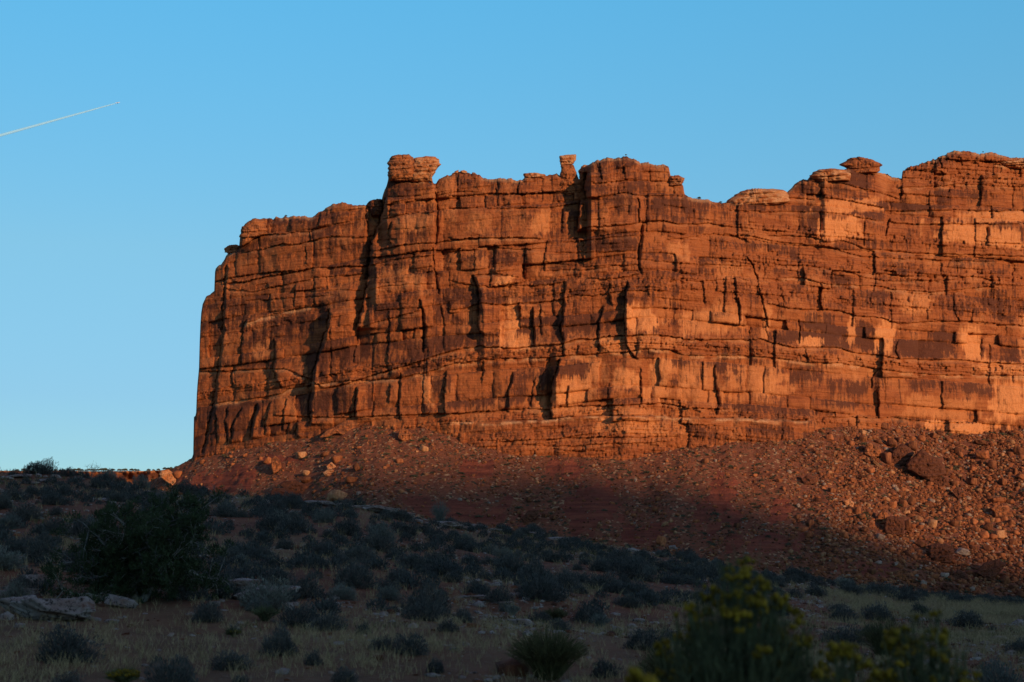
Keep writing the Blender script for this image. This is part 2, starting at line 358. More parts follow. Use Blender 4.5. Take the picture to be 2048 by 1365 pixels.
# cracks: (region, depth, width px, step on the right side, points)
CRACKS = [
 ('R1', 6.0, 2.6, 0.5, [(1748,285),(1742,380),(1755,480),(1750,690),(1722,750),(1730,850),(1750,950),(1765,1050)]),
 ('R1', 5.0, 10, 4.5, [(1405,400),(1385,480),(1365,560),(1305,700),(1290,850),(1275,1000),(1240,1150),(1205,1290)]),
 ('R1', 2.5, 3, 1.2, [(1275,445),(1268,500),(1275,560),(1285,640)]),
 ('R1', 3.0, 4.2, 1.0, [(318,860),(300,1000),(300,1150),(290,1300)]),
 ('R2', 3.0, 4.2, 1.2, [(300,-50),(290,60),(290,250),(255,500),(230,700),(190,900),(150,1050)]),
 ('R1', 1.5, 1.6, 0.6, [(855,720),(860,850)]), ('R1', 1.3, 1.5, 0.4, [(1022,690),(1025,810)]),
 ('R1', 1.3, 1.5, 0.5, [(1002,940),(1005,1050)]), ('R1', 1.6, 1.6, 0.6, [(910,940),(912,1130)]), ('R1', 1.6, 2.2, 0.9, [(782,985),(770,1130)]),
 ('R1', 2.0, 2.2, 1.0, [(888,620),(890,690)]), ('R1', 1.8, 2.5, 1.5, [(960,495),(935,590)]), ('R1', 1.8, 2.2, 0.8, [(1590,130),(1600,240)]),
 ('R1', 2.2, 2.6, 1.2, [(1440,560),(1425,640),(1435,720)]),
 ('R2', 1.8, 3.0, 1.8, [(455,130),(430,200),(418,300),(410,450)]), ('R2', 1.5, 3, 1.5, [(365,460),(350,520),(360,600)]),
 ('R2', 2.2, 3.0, 1.8, [(640,270),(650,350),(635,470),(660,560),(690,600)]),
 ('R2', 3.5, 6.5, 4.0, [(1020,70),(1000,200),(965,300),(935,420),(905,500),(900,600)]), ('R2', 3.5, 5, 3.0, [(900,600),(882,700),(890,850)]),
 ('R2', 1.4, 1.6, 0.5, [(1028,180),(1022,340),(1030,420),(1035,540)]), ('R2', 1.6, 2.4, 1.0, [(1225,180),(1200,300),(1180,430)]),
 ('R2', 2.0, 2.6, 1.0, [(1430,80),(1420,250),(1412,420),(1430,520)]),
 ('R2', 3.5, 3.4, 2.2, [(1640,0),(1650,60),(1668,180),(1660,350)]), ('R2', 1.4, 1.8, 0.5, [(1662,350),(1660,480),(1655,640),(1650,780)]),
 ('R2', 1.6, 2.0, 0.7, [(1780,40),(1800,180),(1802,340)]),
 ('R2', 2.6, 3.0, 1.6, [(1505,500),(1490,700),(1500,820)]), ('R2', 2.6, 2.8, 1.5, [(1812,490),(1800,650),(1805,790)]),
 ('R2', 3.2, 4.2, 2.2, [(1205,600),(1192,740),(1200,810)]), ('R2', 3.4, 5.0, 2.4, [(530,715),(495,820),(480,945)]),
 ('R2', 2.4, 3.0, 1.6, [(420,740),(355,870),(345,975)]), ('R2', 2.0, 2.6, 1.2, [(320,730),(308,850),(325,980)]), ('R2', 2.0, 3, 1.2, [(235,730),(245,850),(250,980)]),
 ('R2', 2.2, 2.6, 1.4, [(615,700),(580,830),(580,920)]), ('R2', 1.8, 2.4, 1.2, [(725,680),(700,800),(700,890)]),
 ('R2', 1.8, 2.4, 1.2, [(1430,580),(1422,700)]), ('R2', 2.2, 4, 2, [(800,830),(790,900),(800,940)]), ('R2', 1.5, 2, .8, [(1310,560),(1315,700),(1310,800)]),
 ('R3', 1.6, 1.8, 0.4, [(50,220),(52,360)]), ('R3', 3.0, 2.2, 0.8, [(468,285),(460,370)]), ('R3', 2.2, 3.0, 0.6, [(310,330),(315,370)]),
 ('R3', 1.8, 2.0, 0.6, [(1185,160),(1190,265)]), ('R3', 1.5, 2.0, 0.6, [(1300,145),(1300,200)]), ('R3', 1.5, 2.0, 0.8, [(1015,150),(1040,270)]),
 ('R3', 2.4, 2.4, 1.0, [(770,475),(765,630)]), ('R3', 3.2, 3.2, 1.4, [(1285,395),(1292,560)]), ('R3', 4.5, 8.0, 5.0, [(890,420),(880,470),(865,620)]),
 ('R3', 4.5, 7.0, 4.0, [(930,230),(915,340),(935,400)]),
 ('R3', 3.2, 4.0, 1.8, [(1315,580),(1300,680),(1295,760),(1290,830),(1300,910)]), ('R3', 2.2, 2.2, 0.8, [(655,690),(645,780),(635,890)]),
 ('R3', 2.2, 2.2, 0.7, [(512,745),(505,900),(512,940)]), ('R3', 1.8, 2.0, 0.8, [(305,740),(295,890)]), ('R3', 1.8, 2.0, 0.8, [(912,690),(905,860)]), ('R3', 1.5, 2.0, 0.6, [(170,750),(165,900)]),
 ('R3', 3.6, 5.0, 3.0, [(155,930),(190,1000),(200,1120),(185,1250),(210,1330)]), ('R3', 3.0, 3.4, 1.6, [(785,975),(770,1100),(770,1200),(752,1300),(770,1370)]),
 ('R4', 3.0, 3.2, 1.4, [(752,180),(770,290),(772,380)]), ('R3', 2.0, 2.2, 0.8, [(1092,965),(1078,1040),(1100,1130)]),
 ('R4', 3.4, 3.2, 1.6, [(1042,50),(1012,160),(1005,260),(1020,350)]), ('R3', 4.2, 3.6, 3.0, [(1215,980),(1195,1050),(1190,1200),(1200,1335)]),
 ('R4', 3.0, 3.0, 1.6, [(1195,235),(1200,300),(1240,370),(1275,405)]), ('R4', 1.6, 2.0, -0.8, [(1492,0),(1490,150),(1485,240)]),
 ('R4', 1.4, 1.5, -1.2, [(350,70),(340,180),(330,260)]), ('R4', 3.0, 2.6, 2.2, [(470,25),(480,185)]), ('R4', 3.0, 3.0, 2.0, [(560,55),(568,200),(575,305)]),
 ('R4', 1.8, 2.0, 0.8, [(615,30),(612,130),(625,235)]), ('R3', 1.8, 2.2, 0.8, [(1722,960),(1730,1050),(1738,1115)]), ('R3', 2.2, 2.2, 1.0, [(1940,940),(1950,1080),(1975,1120),(1975,1260)]),
 ('R4', 2.0, 2.2, 0.8, [(222,430),(213,570)]), ('R4', 2.0, 2.8, 1.5, [(430,500),(398,620),(390,765)]), ('R4', 1.5, 2.2, 0.6, [(582,520),(558,640),(555,730)]),
 ('R4', 5.0, 6.0, 4.0, [(750,410),(722,500),(692,600),(682,740),(690,810)]), ('R4', 4.0, 3.2, 1.2, [(802,590),(800,725)]),
 ('R4', 2.4, 3.0, 1.2, [(1298,470),(1300,560),(1300,705)]), ('R4', 2.8, 3.4, 1.2, [(1802,450),(1812,560),(1832,720),(1820,780)]), ('R4', 1.3, 2.0, 0.5, [(1082,570),(1070,710)]),
 ('R4', 1.5, 2.0, 0.8, [(680,400),(640,500),(600,620)]), ('R4', 1.6, 1.8, 0.6, [(870,310),(862,365)]),
 ('R5', 3.0, 2.6, 0.6, [(150,800),(190,850),(220,930),(240,1040),(270,1130),(300,1280)]), ('R6', 1.6, 2.6, 0.5, [(275,130),(290,230),(310,285)]),
 ('R5', 2.2, 2.2, 0.7, [(100,1075),(108,1240)]), ('R5', 3.2, 3.2, 2.2, [(662,1015),(650,1100),(675,1158)]), ('R5', 2.0, 2.0, 0.6, [(1560,1045),(1570,1170),(1605,1240)]),
 ('R6', 2.0, 2.2, 0.8, [(512,140),(515,300)]), ('R5', 3.8, 3.2, 0.6, [(1790,600),(1800,650),(1788,720)]), ('R5', 2.2, 2.6, 1.0, [(1125,545),(1105,650)]),
 ('R6', 2.0, 2.2, 0.9, [(1188,280),(1165,350),(1190,400)]), ('R6', 4.0, 3.0, 1.8, [(1040,615),(1052,700),(1050,805)]), ('R6', 2.0, 2.2, 0.6, [(548,330),(572,412)]),
 ('R6', 1.8, 2.4, 1.0, [(1050,480),(1003,540),(1005,600)]), ('R5', 1.6, 2.0, 0.8, [(1480,840),(1480,915)]), ('R5', 2.6, 4.0, 2.0, [(655,340),(685,392)]),
 ('R5', 1.5, 2.0, -1.0, [(650,500),(655,680)]), ('R5', 1.5, 2.0, 0.8, [(960,560),(955,720)]), ('R5', 2.0, 3.0, 1.0, [(1215,300),(1205,400)]),
 ('R5', 2.0, 2.6, 1.0, [(1470,130),(1485,190)]), ('R6', 1.4, 2, .5, [(755,770),(760,800)]), ('R6', 1.5, 2, .6, [(1755,260),(1750,410)]),
]
# fresh scars and varnish patches as ellipses: (region, cx, cy, rx, ry, strength)
FRESH = [('R3',365,965,65,32,1),('R4',410,180,62,150,.95),('R4',1300,130,100,95,1.0),('R4',1430,540,70,150,.8),('R4',850,620,140,95,.8),('R4',760,650,50,65,.9),
 ('R4',1190,540,100,70,.9),('R5',800,600,160,80,1),('R5',880,450,200,50,.8),('R6',1105,260,70,120,1),('R6',1690,300,80,115,1.1),('R6',1930,680,110,150,1.1),('R6',870,200,28,110,.9),
 ('R5',1750,650,290,70,.9),('R5',1850,525,250,40,.8),('R3',640,560,90,80,.6),('R3',1560,760,70,60,.6),('R3',200,570,90,80,.35),('R4',1750,150,180,90,.7),('R6',250,560,200,120,.55),
 ('R6',1500,740,250,80,.5),('R6',1650,880,250,50,1),('R6',290,150,30,130,.7),('R5',1300,1120,110,80,.6),('R4',1700,560,200,140,.5),('R1',1600,570,120,60,.5),('R2',560,340,60,70,.5),
 ('R2',1690,620,35,120,.7),('R6',600,285,90,35,.9),('R4',1100,310,110,55,.6),('R4',1400,300,200,40,.5),('R6',1900,460,200,40,.8),('R4',1000,480,80,90,.6),('R4',500,290,50,60,.7),
 ('R4',620,700,60,60,.5),('R4',1250,860,300,60,.5),('R4',1000,760,500,30,.5),('R6',2100,300,80,200,.6),('R3',1900,1200,110,80,.6),('R3',1900,900,90,60,.4),('R6',850,450,180,90,.35),('R1',1500,950,150,80,.35)]
VARN = [('R6',650,200,140,120,.9),('R6',1380,300,180,90,.9),('R5',860,1080,220,90,.8),('R5',1700,1100,200,80,.7),('R4',490,600,90,100,.6),('R6',970,240,65,110,1.0),('R4',1340,420,40,140,.6),
 ('R2',550,230,110,110,.6),('R2',800,200,160,90,.4),('R2',1500,290,110,60,.6),('R2',1500,180,120,70,.5),('R3',620,1270,120,80,.4),('R4',960,180,80,60,.6),('R4',1600,100,160,80,.4),('R1',1400,800,120,60,.2),
 ('R3',1090,520,180,60,.4),('R3',1600,480,250,80,.35),('R5',1560,390,200,70,.6),('R5',1400,640,180,50,.4),('R5',1650,860,220,50,.6),('R5',560,800,130,50,.6),('R3',950,890,180,40,.6),('R3',1130,730,150,50,.4),
 ('R2',300,850,160,140,.4),('R2',1000,720,90,120,.4),('R6',1600,600,200,90,.35),('R6',420,600,120,70,.4),('R3',0,1300,140,90,.5),('R1',1100,750,200,70,.3),('R1',900,1010,200,60,.3),('R4',300,650,90,90,.4),('R6',1950,60,150,130,.7),('R4',860,460,140,70,.5)]

# ------------------------------------------------------------------ the cliff
STEP = 1.45
pxs = np.arange(383.5, 2152, STEP); pys = np.arange(296, 930, STEP)
PX, PY = np.meshgrid(pxs, pys)
bend_pts = [(384, 782), (400, 772), (550, 748), (640, 737), (760, 720), (900, 703), (1000, 694), (1130, 685), (1250, 670), (1320, 670), (1450, 680), (1600, 694), (1750, 708), (1900, 719), (2048, 728), (2150, 731)]
YW = PY - (itp(PX, bend_pts) - 670)
disp = np.zeros_like(PX); varn = np.full_like(PX, 0.36); fresh = np.zeros_like(PX); palem = np.zeros_like(PX)

def macro(levels):
    ys = [l[0] for l in levels]; vals = [itp(pxs, l[1]) for l in levels]
    out = np.zeros_like(PX)
    for r, y in enumerate(pys):
        if y <= ys[0]: out[r] = vals[0]
        elif y >= ys[-1]: out[r] = vals[-1]
        else:
            k = np.searchsorted(ys, y) - 1; t = (y - ys[k]) / (ys[k + 1] - ys[k]); t = t * t * (3 - 2 * t)
            out[r] = vals[k] * (1 - t) + vals[k + 1] * t
    return out
disp += macro([
 (440, [(384,-1.5),(475,-1),(500,0),(640,0.5),(730,-1),(740,-6),(762,-7),(775,1),(800,5),(868,5),(874,1),(900,2),(1050,1),(1150,-2),(1172,-3),(1182,5),(1275,5.5),(1284,3),(1370,3),(1440,-3),(1560,-4),(1640,0),(1650,2.5),(1750,2),(1772,-3),(1800,-2),(1860,1),(1990,4),(2150,5)]),
 (560, [(384,-1.2),(428,-1.0),(446,0.6),(640,0),(722,-4),(738,-5),(752,2),(800,4.5),(866,4),(874,1),(950,1),(1120,1),(1150,2),(1270,3.5),(1285,3.5),(1300,5),(1375,4),(1440,1),(1560,-1),(1640,0),(1700,1),(1780,-1),(1950,2),(2150,3)]),
 (650, [(384,-1),(434,-1.0),(446,0.6),(640,0),(655,3.5),(700,3),(720,-2),(740,2),(840,4),(850,2),(955,1),(968,4),(1000,3),(1005,0.5),(1060,0.5),(1120,1.5),(1128,3),(1190,3),(1245,2),(1254,6),(1300,7),(1335,5),(1345,2),(1480,2),(1490,0),(1540,0.5),(1640,1),(1800,1),(1950,1),(2150,2)]),
 (780, [(384,-1),(425,-1),(436,0.6),(620,0),(630,2.5),(705,3),(770,2),(840,2),(900,1),(1090,0.5),(1100,-2),(1112,3.5),(1200,4),(1280,3),(1295,1),(1310,3),(1400,2.5),(1430,0),(1440,1),(1700,0),(1750,-0.5),(1760,1.5),(1900,1),(2150,1)]),
 (846, [(384,-1),(436,0.6),(630,1.5),(850,1),(1000,0.5),(1200,1.5),(1400,1),(1760,1),(2150,1)]),
])
# gentle cylindrical undulation along the wall
disp += 1.6 * fbm(PX / 70, PY / 260, 11, 3) + 0.9 * fbm(PX / 28, PY / 60, 12, 3)
# bench under the main wall
bl = itp(PX, [(860, 850), (900, 843), (1047, 840), (1105, 838), (1137, 833), (1200, 831), (1300, 830), (1400, 835), (1500, 836), (1600, 842), (1660, 838)])
bm = ss(860, 1010, PX) * (1 - ss(1610, 1650, PX))
disp += bm * 5.0 * ss(0, 3, PY - bl)

def cells(seed, hmin, hmax, wmin, wmax, amp, edge, groove, var):
    """random beds cut by random joints: offset per block, rounded edges, dark stain value per block"""
    global disp, varn
    rg = np.random.default_rng(seed)
    yw = YW + 5 * fbm(PX / 120, PY / 200, seed, 2) ; xw = PX + 4 * fbm(PX / 20, PY / 18, seed + 5, 3)
    yb = [200]
    while yb[-1] < 1000: yb.append(yb[-1] + rg.uniform(hmin, hmax) * (0.45 if rg.random() < 0.3 else 1))
    yb = np.array(yb); ri = np.clip(np.searchsorted(yb, yw) - 1, 0, len(yb) - 2)
    dt = yw - yb[ri]; db = yb[ri + 1] - yw
    off = np.zeros_like(PX); dl = np.full_like(PX, 50.); vv = np.zeros_like(PX); dr = np.full_like(PX, 50.)
    hgt = yb[ri + 1] - yb[ri]
    for r in range(len(yb) - 1):
        m = ri == r
        if not m.any(): continue
        jb = [350]; k = (yb[r + 1] - yb[r]) / ((hmin + hmax) / 2)
        while jb[-1] < 2200: jb.append(jb[-1] + rg.uniform(wmin, wmax) * (0.5 + 0.5 * k))
        jb = np.array(jb); x = xw[m]; ci = np.clip(np.searchsorted(jb, x) - 1, 0, len(jb) - 2)
        o = rg.normal(0, amp, len(jb)); v = rg.uniform(-1, 1, len(jb)); rowo = rg.normal(0, amp * 0.6)
        tilt = rg.normal(0, amp * 0.5, len(jb))
        fx = (x - jb[ci]) / (jb[ci + 1] - jb[ci])
        off[m] = o[ci] + rowo + tilt[ci] * (fx - 0.5) + amp * 0.7 * (1 - (2 * fx - 1) ** 2); vv[m] = v[ci]; dl[m] = x - jb[ci]; dr[m] = jb[ci + 1] - x
    disp += amp * 0.7 * np.sin(np.clip(dt / hgt, 0, 1) * math.pi) ** 0.6
    e = np.minimum(np.minimum(dl, dr), np.minimum(dt, db * 1.0))
    disp += off + groove * (1 - np.exp(-np.clip(e, 0, None) / edge))
    fr = dt / hgt
    hang = fbm(PX / 5.0, YW / 400, seed + 9, 3) * 0.5 + 0.35 + 0.5 * vv
    varn = varn + var * (ss(0.25, -0.25, fr - hang) - 0.5) + var * 0.35 * vv
cells(21, 34, 80, 36, 130, 1.0, 1.5, 0.32, 0.34)
massive = np.clip(ss(702, 712, YW) * ss(802, 792, YW) + 0.75 * ss(600, 612, YW) * ss(668, 658, YW) + 0.5 * ss(415, 425, YW) * ss(470, 460, YW), 0, 1)
d0_ = disp.copy(); v0_ = varn.copy()
cells(22, 9, 26, 14, 60, 0.36, 1.0, 0.12, 0.16)
cells(24, 5, 14, 6, 30, 0.13, 0.8, 0.06, 0.06)
disp = d0_ + (disp - d0_) * (0.78 - 0.55 * massive); varn = v0_ + (varn - v0_) * (1 - 0.5 * massive)
# thin blocky beds
thin = np.exp(-((YW - 686) / 9) ** 2) + np.exp(-((YW - 812) / 7) ** 2) + 0.8 * np.exp(-((YW - 560) / 25) ** 2) * (0.5 + 0.5 * ss(900, 1300, PX)) + ss(838, 846, YW + 0) * 0.6 + (np.exp(-((YW - 505) / 16) ** 2) + np.exp(-((YW - 440) / 11) ** 2)) * ss(1400, 1500, PX) + 0.8 * ss(335, 315, YW) * ss(1780, 1810, PX)
dsave = disp.copy(); vsave = varn.copy(); disp = np.zeros_like(disp)
cells(23, 4, 9, 5, 18, 0.42, 0.8, 0.5, 0.12)
disp = dsave + disp * np.clip(thin, 0, 1); varn = vsave * (1 - 0.45 * np.clip(thin, 0, 1))

def win(x0, x1, y0, y1):
    c0 = max(int((x0 - pxs[0]) / STEP), 0); c1 = min(int((x1 - pxs[0]) / STEP) + 2, len(pxs)); r0 = max(int((y0 - pys[0]) / STEP), 0); r1 = min(int((y1 - pys[0]) / STEP) + 2, len(pys))
    return slice(r0, max(r1, r0 + 1)), slice(c0, max(c1, c0 + 1))
gPX, gPY, gdisp, gvarn, gpale = PX, PY, disp, varn, palem
for k, (rg_, A, pl, pts) in enumerate(LEDGES):
    p = cv(rg_, pts); xs = [q[0] for q in p]
    W_ = win(xs[0] - 6, xs[-1] + 6, min(q[1] for q in p) - 50, max(q[1] for q in p) + 26); PX, PY, disp, varn, palem = gPX[W_], gPY[W_], gdisp[W_], gvarn[W_], gpale[W_]
    yl = itp(PX, p) + 0.8 * fbm(PX / 9, np.full_like(PX, k * 3.3), 31, 3) + 2.2 * (_hash(np.floor(PX / 15 + 1.3 * fbm(PX / 20, PX * 0, k)).astype(np.int64), np.full(PX.shape, k), 3) - .5)
    wv = A * (0.55 + 0.6 * vn(PX / 25, np.full_like(PX, k * 7.7), 33))
    mk = ss(xs[0] - 3, xs[0] + 4, PX) * (1 - ss(xs[-1] - 4, xs[-1] + 3, PX))
    d = PY - yl
    disp += mk * wv * np.where(d < 0, 0.75 * np.exp(d / 9.0), -0.62 * np.exp(-(np.clip(d, 0, None) / 2.6) ** 1.5))
    palem[...] = np.maximum(palem, mk * pl * np.exp(-((d - 4) / 4.0) ** 2) * ss(0.3, 0.6, vn(PX / 14, PY / 6, 35 + k)))
    varn -= 0.3 * mk * np.exp(-((d - 4) / 5) ** 2)
for k, (rg_, Dp, wd, st, pts) in enumerate(CRACKS):
    p = sorted([(y, x) for x, y in cv(rg_, pts)]); y0, y1 = p[0][0], p[-1][0]
    W_ = win(min(q[1] for q in p) - 60, max(q[1] for q in p) + 110, y0 - 6, y1 + 6); PX, PY, disp = gPX[W_], gPY[W_], gdisp[W_]
    xc = np.interp(PY, [q[0] for q in p], [q[1] for q in p]) + 1.1 * fbm(np.full_like(PX, k * 5.1), PY / 14, 41, 3)
    xc = xc + 1.6 * (vn(np.full_like(PX, k * 4.4), PY / 7, 47) > .5)
    ww = np.minimum(wd, 4.2) * (0.12 + 1.0 * vn(np.full_like(PX, k * 9.1), PY / 12, 43) ** 1.4)
    mk = ss(y0 - 4, y0 + 4, PY) * (1 - ss(y1 - 4, y1 + 4, PY))
    d = PX - xc
    disp -= mk * min(Dp, 3.4) * 0.62 * np.exp(-np.abs(d / ww) ** 2.4)
    disp += mk * st * (1.25 if wd > 4.5 else 0.95) * np.where(d > 0, np.exp(-np.clip(d, 0, None) / 26), -0.35 * np.exp(np.clip(d, None, 0) / 12))
PX, PY, disp, varn, palem = gPX, gPY, gdisp, gvarn, gpale
def patch(lst, s0):
    full = np.zeros_like(gPX)
    for k, (rg_, cx, cy, rx, ry, st) in enumerate(lst):
        (x, y), = cv(rg_, [(cx, cy)]); rx /= 3.41; ry /= 3.41
        W_ = win(x - rx * 1.6, x + rx * 1.6, y - ry * 1.6, y + ry * 1.6); PX, PY, out = gPX[W_], gPY[W_], full[W_]
        XX = PX + 0.22 * (PY - y) * math.sin(k * 2.3) + rx * .5 * fbm(PX / 18, PY / 12, s0 + k + 7, 3); YY = PY + 0.10 * (PX - x) * math.cos(k * 1.7) + ry * .10 * (_hash(np.floor(PX / 11).astype(np.int64), np.floor(PY / 60).astype(np.int64), k) - .5)
        q = (np.abs((XX - x) / rx) ** 5 + np.abs((YY - y) / ry) ** 5) ** (1 / 5) + 0.25 * fbm(PX / 9, PY / 22, s0 + k, 3) + 0.30 * fbm(PX / 2.5, PY / 40, s0 + k, 2)
        out[...] = np.maximum(out, st * ss(1.15, 0.72, q))
    return full
fp = patch(FRESH, 100); vp = patch(VARN, 200)
fresh = np.clip(fp * 0.9 + 0.25 * ss(0.1, 0.5, fbm(PX / 30, PY / 40, 51, 3)), 0, 1)
varn += 0.62 * fbm(PX / 40, PY / 26, 52, 5) + 0.30 * fbm(PX / 3.2, PY / 45, 53, 3) + 0.45 * vp - 0.75 * fp
varn += 0.10 * ss(900, 450, PX) + 0.05 * ss(560, 420, PY)
# crust on the summit rim
top = itp(PX, SKY) + 2.2 * fbm(PX / 6, PX * 0, 61, 4) + 1.3 * (vn(PX / 6, PX * 0, 62) > 0.6) + 1.5 * (vn(PX / 17, PX * 0, 64) > 0.62)
palem = np.maximum(palem, 0.8 * ss(9, 2, PY - top) * ss(0.35, 0.65, vn(PX / 22, PY / 8, 63)))
disp += 0.16 * fbm(PX / 3.5, PY / 3.5, 71, 3) + 0.35 * fbm(PX / 10, PY / 12, 72, 3)
lean = 0.10
base_y = itp(PX, BASE)
Db = itp(PX, DB)
up = np.clip(base_y - PY, -40, None)
edge_in = ss(0, 26, PX - 384) # the prow rounds off
D = Db + up * 0.183 * lean - disp + (1 - ss(0, 4, PX - 384)) * 1.5
# round the rim, then run back as the mesa top
rim = PY - top
D += 3.0 * np.exp(-np.clip(rim, 0, None) / 3.5)
back = np.clip(-rim, 0, None)
PYc = np.maximum(PY, top)
D = np.where(rim < 0, Db + up * 0 + (base_y - top) * 0.183 * lean + 3 + np.minimum(back * 1.2, 140) - 0.0 * disp, D)
V = pos(PX, PYc, D)
V[..., 2] -= np.clip(back - 3, 0, 100) * 0.01
msk = np.stack([np.clip(varn, 0, 1), fresh, np.clip(palem, 0, 1)], -1)
cl = link('cliff', mesh_arrays('cliff', V, grid_faces(*PX.shape)[:, ::-1], M['cliff'], attrs={'mask': msk}))
tag(cl, 'tall red layered sandstone cliff lit orange by low sun', kind='structure')
def cliff_D(px, py):
    c = np.clip(((np.asarray(px) - pxs[0]) / STEP).round().astype(int), 0, len(pxs) - 1); r = np.clip(((np.asarray(py) - pys[0]) / STEP).round().astype(int), 0, len(pys) - 1)
    return D[r, c]

# ------------------------------------------------------------------ the ground: one sheet
CREST = [(-700, 905, 62), (-200, 935, 60), (0, 948, 60), (120, 950, 60), (180, 955, 60), (250, 966, 60), (300, 980, 60), (430, 990, 60), (560, 1001, 60), (680, 1006, 61), (740, 1014, 62), (800, 1030, 63), (900, 1049, 65), (1050, 1064, 68), (1200, 1087, 70),
         (1330, 1110, 73), (1480, 1135, 75), (1600, 1157, 77), (1700, 1175, 80), (1830, 1192, 84), (2048, 1203, 88), (2700, 1208, 92)]
ca, cb = ray([c[0] for c in CREST], [c[1] for c in CREST]); cD = np.array([c[2] for c in CREST], float); cz = CZ + cb * cD
TB = [(-700, 1060), (150, 1045), (250, 993), (300, 966), (345, 941), (384, 917)] + BASE[1:] + [(2700, 850)]
tx = np.array([t[0] for t in TB], float); ty = np.array([t[1] for t in TB], float); tD = itp(tx, DB)
ta, tb = ray(tx, ty); tz = CZ + tb * tD + 0.6
_ga = np.linspace(-.6, .6, 601); _gz = np.interp(_ga, ta, tz); _k = np.hanning(71); _k /= _k.sum(); tzs = np.convolve(np.pad(_gz, 35, 'edge'), _k, 'valid')
CLAY = [(930, 1030, 115, 50), (1180, 1020, 70, 60), (1440, 1015, 55, 80), (1560, 1025, 35, 35), (455, 955, 90, 30), (960, 935, 60, 22), (1290, 1075, 70, 30), (1750, 1165, 80, 22), (1130, 935, 60, 22), (400, 985, 60, 22), (860, 1010, 90, 28), (1540, 1110, 90, 30), (560, 915, 50, 12)]
def ground(a, Dd, want_mask=False):
    a, Dd = np.broadcast_arrays(np.asarray(a, float), np.asarray(Dd, float))
    zc = np.interp(a, ca, cz); Dc = np.interp(a, ca, cD); zb = np.interp(a, ta, tz); Dbb = np.interp(a, ta, tD)
    x = a * Dd
    t = np.clip((Dd - 12) / (Dc - 12), 0, 1)
    nz = 0.30 * fbm(x / 6, Dd / 6, 81, 4) * ss(9, 20, Dd) + 0.035 * fbm(x / 0.8, Dd / 0.8, 82, 3)
    fore = zc * (0.85 * t ** 1.15 + 0.15 * t ** 3) + nz * (1 - 0.6 * t ** 4)
    over = np.clip(Dd - Dc, 0, None)
    fore = fore - 0.32 * over ** 1.0 * ss(0, 12, over) - 0.02 * over
    fore = np.maximum(fore, -14 + 0.8 * fbm(x / 30, Dd / 30, 83, 3))
    dist = Dbb - Dd
    px, py = proj(x, Dd, zb - 0.52 * np.clip(dist, 0, 200))
    cm = np.zeros_like(x)
    for k, (cx, cy, rx, ry) in enumerate(CLAY):
        w_ = (np.abs(px - cx) < rx * 1.6) & (np.abs(py - cy) < ry * 1.6) & (Dd > 300)
        if w_.any():
            q = np.sqrt(((px[w_] - cx) / rx) ** 2 + ((py[w_] - cy) / ry) ** 2) + 0.25 + 0.8 * fbm(px[w_] / 18 + py[w_] / 50, py[w_] / 26, 90 + k, 4)
            cm[w_] = np.maximum(cm[w_], ss(1.15, 0.8, q))
    dd = np.clip(dist, 0, None); zb = zb + (np.interp(a, _ga, tzs) - zb) * ss(-4, 12, dd)
    tal = zb - 0.56 * dd + 0.0006 * dd ** 2
    cone = fbm(x / 26 + 3, dd / 90, 84, 3) * 4.0 * ss(0, 60, dd) + fbm(x / 9, dd / 40, 85, 3) * 1.6 * ss(0, 20, dd)
    tal = tal + cone * (1 - ss(120, 200, dd)) + 0.45 * fbm(x / 3.2, Dd / 3.2, 86, 5) * 1.5
    ph = tal * 0.33 + 0.5 * fbm(x / 30, Dd / 40, 87, 2)
    saw = ph - np.floor(ph)
    tal = tal + cm * (1.7 * (ss(0.25, 0.75, saw) - saw))
    tal = np.where(dist < 0, np.where(a < ta[5], zb + 0.55 * dist, zb + 0.1 * dist), tal)
    z = np.maximum(fore, tal)
    far = ss(700, 1000, Dd)
    z = np.where(Dd > 640, np.maximum(z, -14), z); z = z * (1 - far) + (-5) * far
    if not want_mask: return z
    zone = (tal > fore).astype(float) * (Dd > 100) + 0.0
    gr = ss(-0.1, 0.5, fbm(x / 7, Dd / 7, 88, 3) + 0.5 * ss(1650, 1900, px) * (Dd > 40) + 0.35 * (Dd < 26))
    return z, zone, cm, gr * (1 - zone)
A = np.concatenate([np.linspace(-0.5, -0.375, 26)[:-1], np.linspace(-0.375, 0.375, 780), np.linspace(0.375, 0.5, 26)[1:]])
Dr = np.concatenate([[0.05], np.linspace(0.6, 15, 22), np.linspace(15, 95, 200)[1:], np.linspace(95, 385, 36)[1:], np.linspace(385, 600, 330)[1:], np.linspace(600, 1200, 24)[1:], np.geomspace(1200, 30000, 22)[1:]])
th = np.linspace(math.atan(0.5), 2 * math.pi - math.atan(0.5), 90)[1:-1]
k_ = 1 / math.cos(math.atan(0.5))
ux = np.concatenate([A, np.sin(th) * k_]); uy = np.concatenate([np.ones_like(A), np.cos(th) * k_])
ac = np.concatenate([A, np.where(th < math.pi, 0.5, -0.5)]); side = np.concatenate([np.ones_like(A), np.clip(np.maximum(1 - (th - math.atan(.5)) / 1.2, 1 - (2 * math.pi - math.atan(.5) - th) / 1.2), 0, 1)])
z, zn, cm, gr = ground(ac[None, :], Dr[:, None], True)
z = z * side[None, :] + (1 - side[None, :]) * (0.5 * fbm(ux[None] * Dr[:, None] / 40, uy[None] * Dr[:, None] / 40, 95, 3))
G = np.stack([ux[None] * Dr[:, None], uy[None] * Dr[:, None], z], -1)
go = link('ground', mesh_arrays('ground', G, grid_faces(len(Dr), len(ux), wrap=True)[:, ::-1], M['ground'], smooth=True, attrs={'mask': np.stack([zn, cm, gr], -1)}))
tag(go, 'red desert ground rising into a shrubby hill with a rubble slope beyond', kind='structure')
def gz(x, y): return float(ground(x / y, y))
